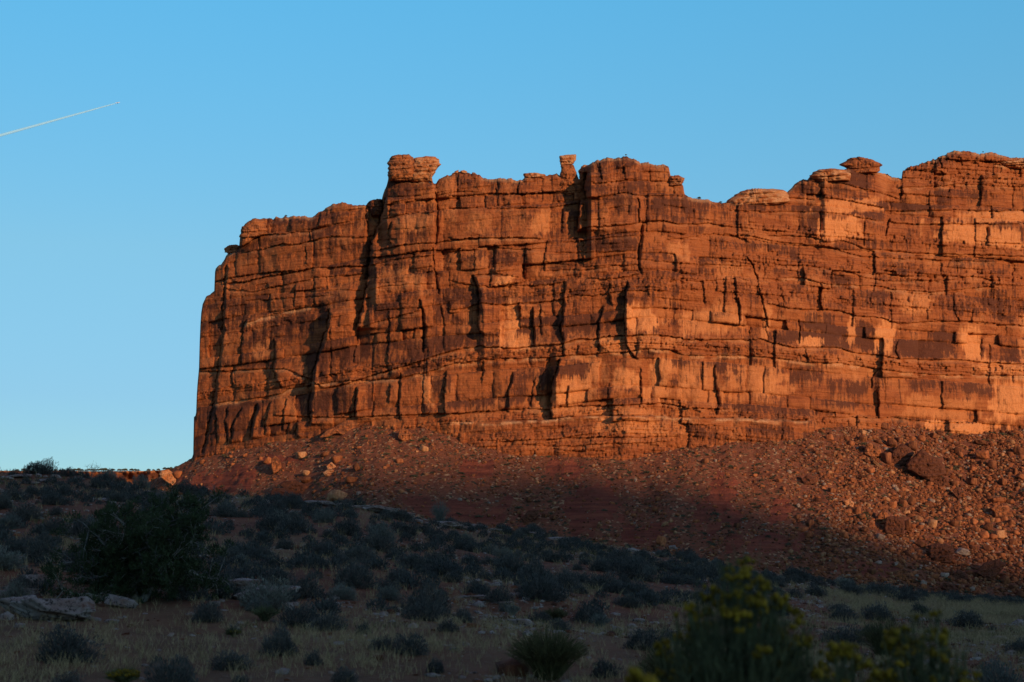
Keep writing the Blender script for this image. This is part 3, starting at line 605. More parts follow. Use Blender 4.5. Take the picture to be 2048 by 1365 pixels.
def hit(px, py, lo, hi, n=700):
    a, b = ray(px, py); Ds = np.linspace(lo, hi, n); zr = CZ + b * Ds; g = ground(np.full(n, float(a)), Ds)
    w_ = np.where(zr <= g)[0]
    return float(Ds[w_[0]]) if len(w_) else None

# ------------------------------------------------------------------ the butte behind the camera that shades the foreground
SL = [(430, 985), (560, 975), (650, 958), (760, 944), (900, 935), (1000, 928), (1150, 936), (1300, 962), (1450, 985), (1550, 1012), (1650, 1052), (1750, 1070), (1850, 1085), (1950, 1105), (2048, 1130)]
Sh = np.array([sun_dir[0], sun_dir[1], 0]) / math.cos(SUN_EL); T = np.array([-Sh[1], Sh[0], 0])
if T @ np.array([0, 1., 0]) < 0: T = -T
pts = []
for x_, y_ in SL:
    Dh = hit(x_, y_, 300, 570) or 440
    P = pos(x_, y_, Dh); tt = 2500 - P @ Sh
    pts.append((float(P @ T), float(P[2] + tt * math.tan(SUN_EL))))
pts = sorted(pts)
l0, l1 = pts[0][0], pts[-1][0]
prof = [(-700, 40), (-400, 640), (l0 - 60, 640), (l0 - 25, pts[0][1] + 8)] + pts + [(l1 + 60, pts[-1][1] + 2), (l1 + 150, 380), (l1 + 320, 60), (1400, 20)]
ls = np.linspace(-700, 1400, 600); hh = itp(ls, prof) + 1.5 * fbm(ls / 12, ls * 0, 99, 3)
prf = np.array([(-150, -0.04), (-60, 0.35), (-8, 0.55), (0, 1.0), (160, 1.0), (175, 0.4), (320, -0.04)])
Bv = np.zeros((len(prf), len(ls), 3))
for i, (o, f) in enumerate(prf):
    Bv[i] = Sh[None] * (2500 + o) + T[None] * ls[:, None]; Bv[i, :, 2] = hh * f - 3
bo = link('mesa', mesh_arrays('mesa', Bv, grid_faces(len(prf), len(ls)), M['red'], smooth=False)); tag(bo, 'dark mesa standing behind the viewer', kind='structure')

# ------------------------------------------------------------------ distant mesa
mx = np.arange(-260, 470, 2.0); my = np.concatenate([np.arange(930, 1000, 1.0), np.linspace(1002, 1190, 12)])
QX, QY = np.meshgrid(mx, my)
tp = itp(QX, [(-260, 944), (0, 942), (130, 942), (180, 943), (290, 942), (320, 941), (345, 937), (400, 932), (470, 926)]) + 0.5 * fbm(QX / 8, QX * 0, 5, 3)
Dm = 2600 + 60 * fbm(QX / 40, QX * 0, 6, 3) * ss(0, 14, QY - tp) - np.clip(QY - tp - 16, 0, 300) * 2.2 + 12 * fbm(QX / 8, QY / 14, 7, 3) - 14 * (np.abs(fbm(QX / 18, QY / 60, 8, 3))) * 3
Dm = np.where(QY < tp, 2600 + (tp - QY) * 80, Dm)
dv = np.clip(0.38 + 0.5 * ss(3, 8, QY - tp) * ss(22, 14, QY - tp) + 0.5 * fbm(QX / 6, QY / 30, 9, 3) + .25 * ss(280, 340, QX), 0, 1)
dp = np.clip(ss(4, 1, QY - tp) + ss(16, 26, QY - tp) * .5 * ss(-.3, .3, fbm(QX / 10, QY / 6, 3, 3)), 0, 1) * ss(330, 290, QX)
dm = link('distant_mesa', mesh_arrays('distant_mesa', pos(QX, np.maximum(QY, tp), Dm), grid_faces(*QX.shape)[:, ::-1], M['cliff'], attrs={'mask': np.stack([dv, 0.12 + 0 * dv, dp * .8], -1)}))
tag(dm, 'low distant mesa with flat rim beyond the hill', kind='structure')
# ------------------------------------------------------------------ labels: collected now, worded at the end
LAB = []
def reg(o, what, cat, group, px, py, where):
    o['category'] = cat
    if group: o['group'] = group
    LAB.append((o, what, px, py, where))
MARKS = [(330, 'below the open sky'), (600, 'below the cliff prow'), (900, 'below the twin-capped tower'), (1170, 'below the balanced rock'),
         (1400, 'below the rounded summit'), (1640, 'below the skyline dip'), (1800, 'below the mushroom rock'), (9999, 'below the highest summit')]
def mark(px): return next(m for l, m in MARKS if px < l)
ORD = ['', 'first', 'second', 'third', 'fourth', 'fifth', 'sixth', 'seventh', 'eighth', 'ninth', 'tenth']

# ------------------------------------------------------------------ rocks
import bmesh
_ico = {}
def ico(sub):
    if sub not in _ico:
        bm = bmesh.new(); bmesh.ops.create_icosphere(bm, subdivisions=sub, radius=1.0)
        bm.verts.ensure_lookup_table()
        _ico[sub] = (np.array([v.co[:] for v in bm.verts]), np.array([[v.index for v in f.verts] for f in bm.faces])); bm.free()
    return _ico[sub]
def rotm(ax, ang):
    c, s = math.cos(ang), math.sin(ang); m = np.eye(3); i, j = [(1, 2), (2, 0), (0, 1)][ax]
    m[i, i] = c; m[j, j] = c; m[i, j] = -s; m[j, i] = s; return m
def rock_verts(seed, sub=3, npl=9, rough=0.06, boxy=0.8):
    rg = np.random.default_rng(seed); v, f = ico(sub)
    npl = max(4, npl - 4); N = rg.normal(size=(npl, 3)); N /= np.linalg.norm(N, axis=1)[:, None]; d = rg.uniform(0.52, 0.80, npl)
    ax = np.concatenate([np.eye(3), -np.eye(3)]) @ rotm(0, rg.normal(0, .2)) @ rotm(1, rg.normal(0, .2)) @ rotm(2, rg.uniform(0, 3))
    N = np.concatenate([N, ax]); d = np.concatenate([d, rg.uniform(boxy - .26, boxy - .06, 6)])
    q = v @ N.T; q = np.where(q > 0.05, d[None] / np.maximum(q, .05), 9)
    r = np.minimum(q.min(1), 1.3)
    r = r * (1 + rough * fbm(v[:, 0] * 3 + v[:, 2] * 1.7 + seed, v[:, 1] * 3 - v[:, 2] * 2.1, seed % 97, 4))
    p = v * r[:, None]
    return p / np.abs(p).max(0), f
def make_rock(name, seed, mat, px, py, hw, hh, dep=None, rot=0.0, lo=380, hi=600, sub=3, rough=0.06, boxy=0.8, D=None, npl=9, sink=0.75):
    """a boulder resting on the ground whose centre shows at photo pixel (px, py)"""
    if D is None:
        D = hit(px, py + hh * sink, lo, hi) or hit(px, py + hh * 1.6, lo, hi)
    if D is None: return None
    s = D / F; v, f = rock_verts(seed, sub, npl, rough, boxy)
    dy = (dep if dep else (hw + hh) * 0.5)
    v = v * np.array([hw, dy, hh]) * s
    if rot: v = v @ rotm(1, R(rot)).T
    c = pos(px, py, D + dy * s * 0.35)
    o = link(name, mesh_arrays(name, v, f, M[mat]), loc=tuple(c))
    return o
def blob(name, poly, D, T_, maskc, seed, parent=None, sharp=0.38, strata=0.10, kk=3.4, jag=.05, lean=0.0):
    """solid rock with the given outline; T_ = half depth in metres"""
    p = np.array(poly, float); cx, cy = p.mean(0)
    n = 120; ang = np.linspace(0, 2 * math.pi, n, endpoint=False); rr = np.zeros(n); m_ = len(p)
    for i, t in enumerate(ang):
        dx, dy = math.cos(t), math.sin(t); best = 0
        for j in range(m_):
            x1, y1 = p[j] - (cx, cy); x2, y2 = p[(j + 1) % m_] - (cx, cy); ex, ey = x2 - x1, y2 - y1
            den = dx * ey - dy * ex
            if abs(den) < 1e-9: continue
            tt = (x1 * ey - y1 * ex) / den; uu = (x1 * dy - y1 * dx) / den
            if tt > 0 and -1e-6 <= uu <= 1 + 1e-6: best = max(best, tt)
        rr[i] = best
    rr = rr * (1 + jag * fbm(ang * 6, ang * 0 + seed, seed, 4) * np.minimum(1, (ang.max() - ang) / .3) * np.minimum(1, ang / .3 + .01))
    s1 = 1 - (1 - np.linspace(0.002, 1, 30)) ** 1.5; h1 = (1 - s1 ** kk) ** (1 / kk); cf = np.concatenate([s1, s1[-2::-1]]); sf = np.concatenate([-h1, h1[-2::-1]]); nph = len(cf)
    X = cx + rr[None] * cf[:, None] * np.cos(ang)[None]; Y = cy + rr[None] * cf[:, None] * np.sin(ang)[None]
    lay = fbm(Y * 0 + seed, Y / 4.0 + X / 60, seed, 4)
    X = cx + (X - cx) * (1 + strata * lay); DD = D - lean * (Y - cy) * D / F + sf[:, None] * T_ * (1 + 0.25 * lay) + 0.9 * fbm(X / 6, Y / 5, seed + 3, 4) * np.minimum(1, 1.4 - cf[:, None])
    X = X + 0.5 * fbm(Y / 3, DD / 2, seed + 8, 2); Vv = pos(X, Y, DD); c = pos(cx, cy, D); Vv = Vv - c
    vr = np.clip(0.28 + maskc[0] + 0.4 * fbm(X / 8, Y / 4, seed + 5, 3), 0, 1)
    mk = np.stack([vr, np.full_like(vr, maskc[1]), np.clip(maskc[2] * ss(-.4, .3, fbm(X / 10, Y / 3, seed + 6, 3)), 0, 1)], -1)
    me = mesh_arrays(name, Vv, grid_faces(nph, n, wrap=True), M['cliff'], attrs={'mask': mk})
    return link(name, me, loc=tuple(c)) if parent is None else link(name, me, parent, tuple(c - np.array(parent.location)))
Q = {'A': (1648, 820), 'B': (1648, 1040), 'C': (1248, 840), 'Dd': (340, 820), 'E': (740, 820)}
BOULD = [
 ('A', 1050, 575, 190, 125, 'brown', 32, 'slab'), ('A', 800, 460, 125, 112, 'brown', -20, ''), ('A', 640, 500, 62, 72, 'brown', 0, ''), ('A', 500, 415, 88, 75, 'red', 0, 'rounded'),
 ('A', 700, 350, 74, 52, 'brown', 15, ''), ('A', 910, 372, 60, 60, 'brown', 30, ''), ('A', 1185, 735, 92, 50, 'brown', -8, 'flat-topped'), ('A', 1358, 850, 42, 66, 'brown', -20, 'leaning'),
 ('A', 1520, 740, 72, 45, 'brown', 0, ''), ('A', 600, 165, 62, 42, 'brown', 10, ''), ('A', 400, 300, 52, 42, 'brown', 0, ''), ('A', 560, 330, 48, 28, 'brown', 0, ''), ('A', 400, 232, 36, 28, 'pale', 0, ''),
 ('A', 1000, 295, 52, 42, 'red', 0, ''), ('A', 1120, 265, 40, 42, 'brown', 25, ''), ('A', 1610, 342, 76, 34, 'brown', 12, ''), ('A', 1625, 470, 82, 60, 'red', 0, ''), ('A', 1722, 560, 50, 56, 'brown', 30, ''),
 ('A', 2000, 430, 72, 52, 'brown', 15, ''), ('A', 250, 955, 58, 42, 'pale', 10, ''), ('A', 590, 1100, 88, 84, 'red', 0, 'pyramid-shaped'), ('A', 730, 1190, 112, 102, 'brown', 4, 'streaked'), ('A', 855, 1180, 40, 75, 'brown', 0, 'columnar'),
 ('A', 388, 1100, 46, 40, 'brown', 0, ''), ('A', 415, 1222, 50, 34, 'brown', 0, 'flat'), ('A', 350, 1040, 40, 50, 'red', 0, ''), ('A', 810, 965, 55, 50, 'brown', 0, ''), ('A', 895, 940, 48, 50, 'brown', 30, ''),
 ('A', 705, 975, 50, 42, 'red', 0, ''), ('A', 790, 862, 82, 28, 'brown', 4, 'flat'), ('A', 1820, 1040, 115, 66, 'red', 4, 'block-shaped'), ('A', 1790, 930, 76, 36, 'red', 0, 'flat'), ('A', 1912, 945, 44, 30, 'red', 10, ''),
 ('A', 1795, 1282, 70, 54, 'pale', 0, 'rounded'), ('A', 1640, 1285, 60, 46, 'red', 0, ''), ('A', 1680, 1200, 62, 46, 'brown', 15, ''), ('A', 1330, 1240, 38, 30, 'red', 0, ''), ('A', 1110, 1165, 60, 54, 'pale', 0, 'pointed'),
 ('A', 1530, 1150, 46, 36, 'red', 15, ''), ('A', 1915, 1150, 50, 36, 'brown', 0, ''), ('A', 578, 1303, 44, 34, 'grey', 15, ''), ('A', 488, 1170, 34, 36, 'red', 0, ''), ('A', 75, 822, 45, 30, 'brown', 0, ''),
 ('A', 60, 285, 45, 36, 'red', 0, ''), ('A', 480, 622, 46, 40, 'red', 0, ''), ('A', 540, 560, 80, 24, 'pale', 40, 'leaning flat'), ('A', 170, 700, 40, 26, 'red', 0, ''), ('A', 290, 725, 30, 26, 'red', 0, ''),
 ('A', 2020, 690, 60, 30, 'red', 20, ''), ('A', 1960, 632, 34, 36, 'brown', 0, ''), ('A', 1830, 745, 40, 40, 'brown', 0, ''), ('A', 1330, 1165, 60, 36, 'brown', 0, ''), ('A', 1250, 640, 40, 50, 'brown', 40, ''),
 ('A', 1200, 808, 34, 28, 'red', 0, ''), ('A', 985, 1205, 40, 28, 'red', 0, ''), ('A', 750, 215, 36, 26, 'red', 0, ''), ('A', 460, 130, 50, 30, 'brown', 0, ''),
 ('B', 1205, 335, 135, 100, 'brown', 0, 'overhanging'), ('B', 1000, 252, 78, 40, 'brown', 25, ''), ('B', 1425, 330, 84, 44, 'grey', 10, ''), ('B', 970, 322, 55, 32, 'brown', 0, ''), ('B', 1700, 510, 145, 80, 'brown', -35, 'split slab'),
 ('B', 820, 562, 125, 66, 'red', 0, 'turtle-shaped'), ('B', 1290, 690, 88, 62, 'brown', 25, ''), ('B', 1385, 572, 84, 60, 'brown', 10, ''), ('B', 1240, 572, 50, 30, 'grey', 0, ''), ('B', 1850, 622, 56, 50, 'brown', -20, ''),
 ('B', 1845, 572, 90, 30, 'brown', 0, ''), ('B', 1700, 735, 50, 50, 'brown', 0, ''), ('B', 1020, 650, 36, 30, 'grey', 20, ''), ('B', 1945, 690, 60, 40, 'brown', 0, ''), ('B', 560, 438, 40, 22, 'grey', 0, 'flat'),
 ('B', 1690, 292, 70, 36, 'brown', 10, ''), ('B', 490, 530, 50, 42, 'brown', 0, ''), ('B', 1935, 232, 50, 36, 'brown', 0, ''), ('B', 2010, 415, 18, 16, 'grey', 0, 'white'), ('B', 2020, 770, 60, 40, 'brown', 10, ''),
 ('B', 55, 212, 30, 20, 'pale', 10, ''), ('B', 210, 160, 55, 42, 'red', 0, ''), ('B', 1950, 565, 50, 24, 'brown', 0, ''), ('B', 1555, 100, 60, 32, 'brown', 5, ''), ('B', 1560, 560, 40, 30, 'brown', 0, ''),
 ('C', 385, 1240, 60, 52, 'red', 10, ''), ('C', 850, 272, 46, 24, 'brown', 0, ''), ('C', 825, 422, 45, 30, 'brown', -20, ''), ('C', 1888, 620, 74, 48, 'brown', 0, ''), ('C', 1900, 1055, 56, 38, 'brown', 0, ''),
 ('C', 1770, 995, 40, 22, 'brown', 0, 'flat'), ('C', 1160, 1082, 40, 34, 'brown', 0, ''), ('C', 1590, 625, 36, 26, 'red', 10, ''), ('C', 550, 975, 34, 20, 'red', 10, ''), ('C', 100, 980, 34, 22, 'red', 0, ''), ('C', 240, 860, 35, 20, 'brown', 0, ''),
 ('C', 1340, 570, 32, 22, 'red', 0, ''), ('C', 1415, 680, 32, 16, 'red', 15, ''), ('C', 1785, 880, 24, 26, 'grey', 0, ''), ('C', 345, 810, 30, 32, 'red', 0, ''), ('C', 970, 1030, 34, 20, 'red', 0, ''), ('C', 230, 310, 22, 22, 'pale', 0, ''), ('C', 420, 530, 20, 18, 'pale', 0, ''),
 ('C', 120, 620, 16, 20, 'grey', 10, 'bluish'), ('C', 35, 738, 16, 14, 'grey', 0, 'bluish'), ('C', 110, 300, 36, 22, 'brown', 0, ''),
 ('Dd', 1088, 560, 52, 92, 'red', -12, 'upright'), ('Dd', 1350, 470, 75, 42, 'pale', 0, ''), ('Dd', 1000, 522, 46, 40, 'red', 0, ''), ('Dd', 1650, 572, 50, 40, 'pale', 10, 'sunlit'), ('Dd', 1628, 650, 66, 38, 'grey', -5, ''),
 ('Dd', 1285, 785, 182, 66, 'brown', 8, 'domed'), ('Dd', 1240, 870, 210, 60, 'brown', 0, 'broad low'), ('Dd', 1705, 510, 66, 50, 'red', 0, ''), ('Dd', 1908, 590, 42, 52, 'brown', -15, ''), ('Dd', 1720, 220, 120, 50, 'red', -18, 'jutting'), ('Dd', 1395, 650, 46, 34, 'pale', 0, ''),
 ('Dd', 1710, 880, 130, 62, 'pale', 0, 'craggy'), ('Dd', 1930, 860, 30, 26, 'grey', 0, ''), ('Dd', 1590, 458, 70, 28, 'brown', -10, ''), ('Dd', -25, 705, 92, 85, 'pale', 30, 'banded'), ('Dd', 85, 665, 45, 46, 'red', 0, ''),
 ('Dd', 330, 535, 30, 26, 'red', 0, ''), ('Dd', 768, 466, 30, 20, 'red', -30, ''), ('Dd', 705, 305, 38, 18, 'pale', 0, ''), ('Dd', 640, 560, 30, 18, 'red', -20, ''), ('Dd', 1860, 720, 80, 40, 'red', 0, ''), ('Dd', 1400, 720, 60, 40, 'brown', 0, ''), ('Dd', 930, 500, 20, 20, 'red', 0, ''),
 ('E', 358, 258, 78, 66, 'red', 5, 'pitted'), ('E', 560, 400, 58, 38, 'pale', 20, ''), ('E', 300, 525, 46, 28, 'red', 0, ''), ('E', 1640, 1095, 92, 68, 'brown', -22, 'angular'), ('E', 45, 105, 56, 46, 'pale', 0, ''), ('E', 540, 170, 32, 20, 'red', -15, ''),
 ('E', 265, 628, 20, 16, 'pale', 0, ''), ('E', 575, 660, 28, 20, 'pale', 20, ''), ('E', 1710, 742, 24, 18, 'pale', 0, ''), ('E', 1800, 1085, 46, 24, 'brown', 0, ''), ('E', 1885, 1110, 42, 26, 'brown', 0, ''), ('E', 1625, 912, 40, 22, 'brown', 0, ''), ('E', 1515, 1050, 40, 30, 'brown', 0, ''), ('E', 480, 430, 18, 14, 'pale', 0, ''), ('E', 1290, 390, 16, 14, 'pale', 0, ''),
]
TONE = {'brown': 'dark brown', 'red': 'red', 'pale': 'pale', 'grey': 'grey'}
POLY = {('A',1050):[(1000,400),(1100,470),(1180,500),(1240,580),(1255,660),(1180,690),(1100,745),(1000,690),(850,610),(838,560),(900,490)],
 ('A',800):[(680,570),(700,420),(800,340),(880,390),(925,440),(880,510),(830,572),(740,580)], ('A',730):[(615,1190),(640,1095),(720,1088),(820,1100),(832,1200),(810,1280),(720,1297),(620,1260)],
 ('A',590):[(505,1160),(560,1060),(610,1010),(670,1080),(680,1150),(620,1175)], ('A',1820):[(1690,1010),(1740,975),(1880,975),(1920,1030),(1935,1095),(1750,1098),(1740,1040)],
 ('B',1205):[(1070,330),(1080,260),(1180,240),(1320,270),(1337,330),(1310,400),(1300,447),(1240,442),(1120,420),(1085,380)], ('B',1700):[(1550,540),(1640,440),(1780,400),(1870,450),(1800,540),(1700,630),(1650,605)],
 ('B',820):[(680,620),(710,530),(800,495),(880,520),(945,600),(900,632),(800,628)], ('Dd',1285):[(1110,765),(1170,725),(1300,725),(1400,770),(1460,830),(1455,885),(1300,865),(1170,810)],
 ('Dd',1240):[(1010,890),(1050,800),(1170,800),(1300,850),(1450,890),(1440,930),(1020,925)], ('Dd',1088):[(1040,500),(1075,468),(1130,510),(1142,590),(1110,630),(1060,657),(1035,590)],
 ('E',358):[(285,290),(295,205),(330,188),(380,200),(437,250),(420,300),(340,330)], ('E',1640):[(1548,1110),(1620,1032),(1727,1023),(1728,1090),(1640,1165),(1570,1162)],
 ('C',1888):[(1815,610),(1870,565),(1960,590),(1967,650),(1850,672)], ('Dd',-25):[(-115,660),(-90,620),(-20,610),(40,650),(68,730),(50,800),(-10,760),(-90,700)], ('A',500):[(410,450),(430,350),(470,335),(560,370),(590,430),(570,480),(480,490)],
 ('A',1358):[(1310,850),(1350,790),(1392,800),(1396,905),(1375,915)], ('A',1185):[(1095,740),(1180,690),(1250,690),(1280,740),(1260,780),(1180,782)], ('B',1290):[(1205,690),(1230,640),(1300,650),(1380,710),(1340,755),(1280,758)], ('A',250):[(192,935),(262,912),(310,955),(300,998),(235,998)],
 ('Dd',1650):[(1598,580),(1650,532),(1702,580),(1680,605),(1615,612)], ('Dd',1628):[(1562,650),(1600,615),(1670,612),(1692,640),(1640,685),(1590,680)], ('B',1385):[(1300,600),(1370,505),(1440,540),(1475,600),(1440,632),(1320,630)], ('Dd',1720):[(1515,290),(1600,215),(1700,165),(1830,95),(1960,140),(1840,235),(1780,262),(1700,240),(1620,275)]}
MKC = {'brown': (.62, 0, .05), 'red': (.15, .12, .1), 'pale': (-.4, .35, .8), 'grey': (-.4, .1, 1.2)}
placed = []
for k, (q, x, y, a_, b_, col, rt, word) in enumerate(BOULD):
    ox, oy = Q[q]; px, py = ox + x / 5.12, oy + y / 5.12; hw, hh = a_ / 5.12, b_ / 5.12
    if (q, x) in POLY:
        pl_ = [(ox + u / 5.12, oy + v_ / 5.12) for u, v_ in POLY[(q, x)]]; yb_ = max(t[1] for t in pl_); Dh = hit(px, yb_ - 1.5, 380, 600) or 470
        T_ = .55 * min(hw, hh) * 1.2 * Dh / F; o = blob('boulder', pl_, Dh + T_ * .75, T_, MKC[col], 300 + k, strata=.02, kk=4.5, jag=.03, lean=.35)
    else: o = make_rock('boulder', 300 + k, col, px, py, hw, hh, rot=rt, sub=4 if hw > 14 else 3, dep=(hw + hh) * .5, rough=0.09 if hw > 14 else .06)
    if o is None: continue
    size = 'huge' if hw > 24 else 'large' if hw > 13 else 'medium' if hw > 8 else 'small'
    reg(o, (size + ' ' + TONE[col] + ' ' + word).strip() + ' boulder', 'boulder', 'boulders on the rubble slope', px, py, 'slope'); placed.append((px, py))
# further boulders, thickest under the highest summit
rg = np.random.default_rng(5); nadd = 0
while nadd < 160:
    px = rg.uniform(420, 2045); py = rg.uniform(870, 1200)
    if py > itp(px, [(c[0], c[1]) for c in CREST]) - 4 or py < itp(px, BASE) + 10: continue
    if rg.random() > (0.10 + 0.9 * ss(1640, 1900, px)): continue
    if any(abs(px - a) < 12 and abs(py - b) < 9 for a, b in placed): continue
    hw = rg.uniform(3.6, 8.5) * (1 if px > 1600 else 0.8); hh = hw * rg.uniform(0.55, 0.85)
    col = rg.choice(['brown', 'red', 'red', 'pale'], p=[.35, .3, .23, .12])
    o = make_rock('boulder', 900 + nadd, col, px, py, hw, hh, rot=rg.uniform(-25, 25), sub=2, rough=.08)
    if o is None: continue
    reg(o, ('medium ' if hw > 6 else 'small ') + TONE[col] + ' boulder', 'boulder', 'boulders on the rubble slope', px, py, 'slope'); placed.append((px, py)); nadd += 1

# rubble: nobody could count it
def scatter_mesh(name, mat_list, P, S, sub, seed, flat=0.65, nproto=10, probs=None):
    rg = np.random.default_rng(seed); protos = [rock_verts(seed * 50 + i, sub, 7, 0.0, .75) for i in range(nproto)]
    f0 = protos[0][1]; nv = len(protos[0][0]); n = len(P)
    pv = np.stack([p[0] for p in protos])[rg.integers(0, nproto, n)]
    th = rg.uniform(0, 6.28, n); c, s = np.cos(th)[:, None], np.sin(th)[:, None]
    x = pv[..., 0] * c - pv[..., 1] * s * .8; y = pv[..., 0] * s + pv[..., 1] * c * .8
    zz = pv[..., 2] * rg.uniform(flat - .2, flat + .25, n)[:, None] + 0.25 * x * rg.uniform(-1, 1, n)[:, None]
    V = np.stack([x, y, zz], -1) * S[:, None, None] + P[:, None, :]
    Fc = (f0[None] + (np.arange(n) * nv)[:, None, None]).reshape(-1, 3)
    mi = rg.choice(len(mat_list), n, p=probs); mi = np.repeat(mi, len(f0))
    return mesh_arrays(name, V, Fc, None, mats=mat_list, midx=mi)
def talus_points(n, seed, wfun):
    rg = np.random.default_rng(seed); a = rg.uniform(-0.30, 0.40, n * 5); d = rg.uniform(385, 590, n * 5)
    z_, zone, cm_, _ = ground(a, d, True); px, py = proj(a * d, d, z_)
    ok = (zone > .5) & (py < 1215) & (d < np.interp(a, ta, tD) + 1) & (py < itp(px, [(c[0], c[1]) for c in CREST]) + 12)
    pr = wfun(px, py, a, d) * (1 - 0.6 * cm_); ok &= rg.random(len(a)) < pr
    i = np.where(ok)[0][:n]
    return np.stack([a[i] * d[i], d[i], z_[i]], -1), px[i], py[i]
wf = lambda px, py, a, d: np.clip((0.30 + 0.70 * ss(1450, 1800, px)) * (.35 + .9 * ss(-.25, .35, fbm((px + py * .5 * np.sign(px - 1400)) / 22, py / 90, 44, 4))), 0, 1)
BIGS = [(Q[q][0] + x / 5.12, Q[q][1] + y / 5.12, a_ / 5.12, b_ / 5.12) for q, x, y, a_, b_, *_r in BOULD if a_ > 35]
def clear(px, py):
    k = np.ones(len(px), bool)
    for x_, y_, w_, h_ in BIGS: k &= ~((np.abs(px - x_) < w_ * .95) & (np.abs(py - y_) < h_ * .95))
    return k
P1, p1x, p1y = talus_points(27000, 1, wf); kk_ = clear(p1x, p1y); P1 = P1[kk_]; p1x = p1x[kk_]
S1 = np.random.default_rng(2).lognormal(-0.98, 0.45, len(P1)) * (0.8 + 0.45 * ss(1500, 1800, p1x))
rb = link('rubble', scatter_mesh('rubble', [M['red'], M['brown'], M['pale'], M['grey']], P1 + np.array([0, 0, .05]), S1, 1, 3, probs=[.50, .30, .13, .07])); tag(rb, 'loose red rubble covering the slope below the cliff', kind='stuff')
P2, p2x, p2y = talus_points(3200, 4, lambda px, py, a, d: np.clip(0.10 + 0.9 * ss(1560, 1850, px), 0, 1)); P2 = P2[clear(p2x, p2y)]
S2 = np.random.default_rng(6).lognormal(-0.55, 0.35, len(P2))
rb2 = link('rubble', scatter_mesh('rubble_blocks', [M['red'], M['brown'], M['pale']], P2, S2, 2, 8, probs=[.48, .40, .12])); tag(rb2, 'heaped red rock blocks on the slope', kind='stuff')

# ------------------------------------------------------------------ caprocks and hoodoos from outlines
def cd(x, y, k=2.0): return float(cliff_D(x, y)) + k
e = bpy.data.objects.new('rock_tower', None); sc.collection.objects.link(e); d0 = cd(820, 385, 4); e.location = tuple(pos(825, 372, d0))
blob('capstone', [(773,325),(785,312),(800,309.5),(817,309),(828,316),(831,330),(831,350),(832,362),(800,364),(777,362),(777,335)], d0, 5.5, (0.05, 0.1, .2), 3, e)
blob('capstone', [(828,317),(852,312.5),(870,314),(878,318),(881,330),(874,337),(868,350),(862,357),(866,366),(820,364),(820,332)], d0, 5.5, (-.15, 0.3, .8), 4, e)
reg(e, 'twin caprocks leaning over the tallest cliff tower, with a notch between', 'rock tower', None, 0, 0, None)
e = bpy.data.objects.new('balanced_rock', None); sc.collection.objects.link(e); d0 = cd(1138, 372, 2.5); e.location = tuple(pos(1138, 362, d0))
blob('capstone', [(1119.5,312),(1134,310),(1152,309),(1152.5,318),(1148,328),(1136,331),(1121,331),(1119,322)], d0, 2.6, (-.3, .2, 1.0), 5, e, sharp=.25)
blob('pedestal', [(1122,329),(1147,329),(1150,338),(1154,350),(1161,364),(1166,385),(1140,392),(1116,385),(1120,362),(1121,345)], d0, 3.0, (0.0, 0.15, 0), 6, e)
reg(e, 'pale square block balanced on a red pedestal on the cliff rim', 'balanced rock', None, 0, 0, None)
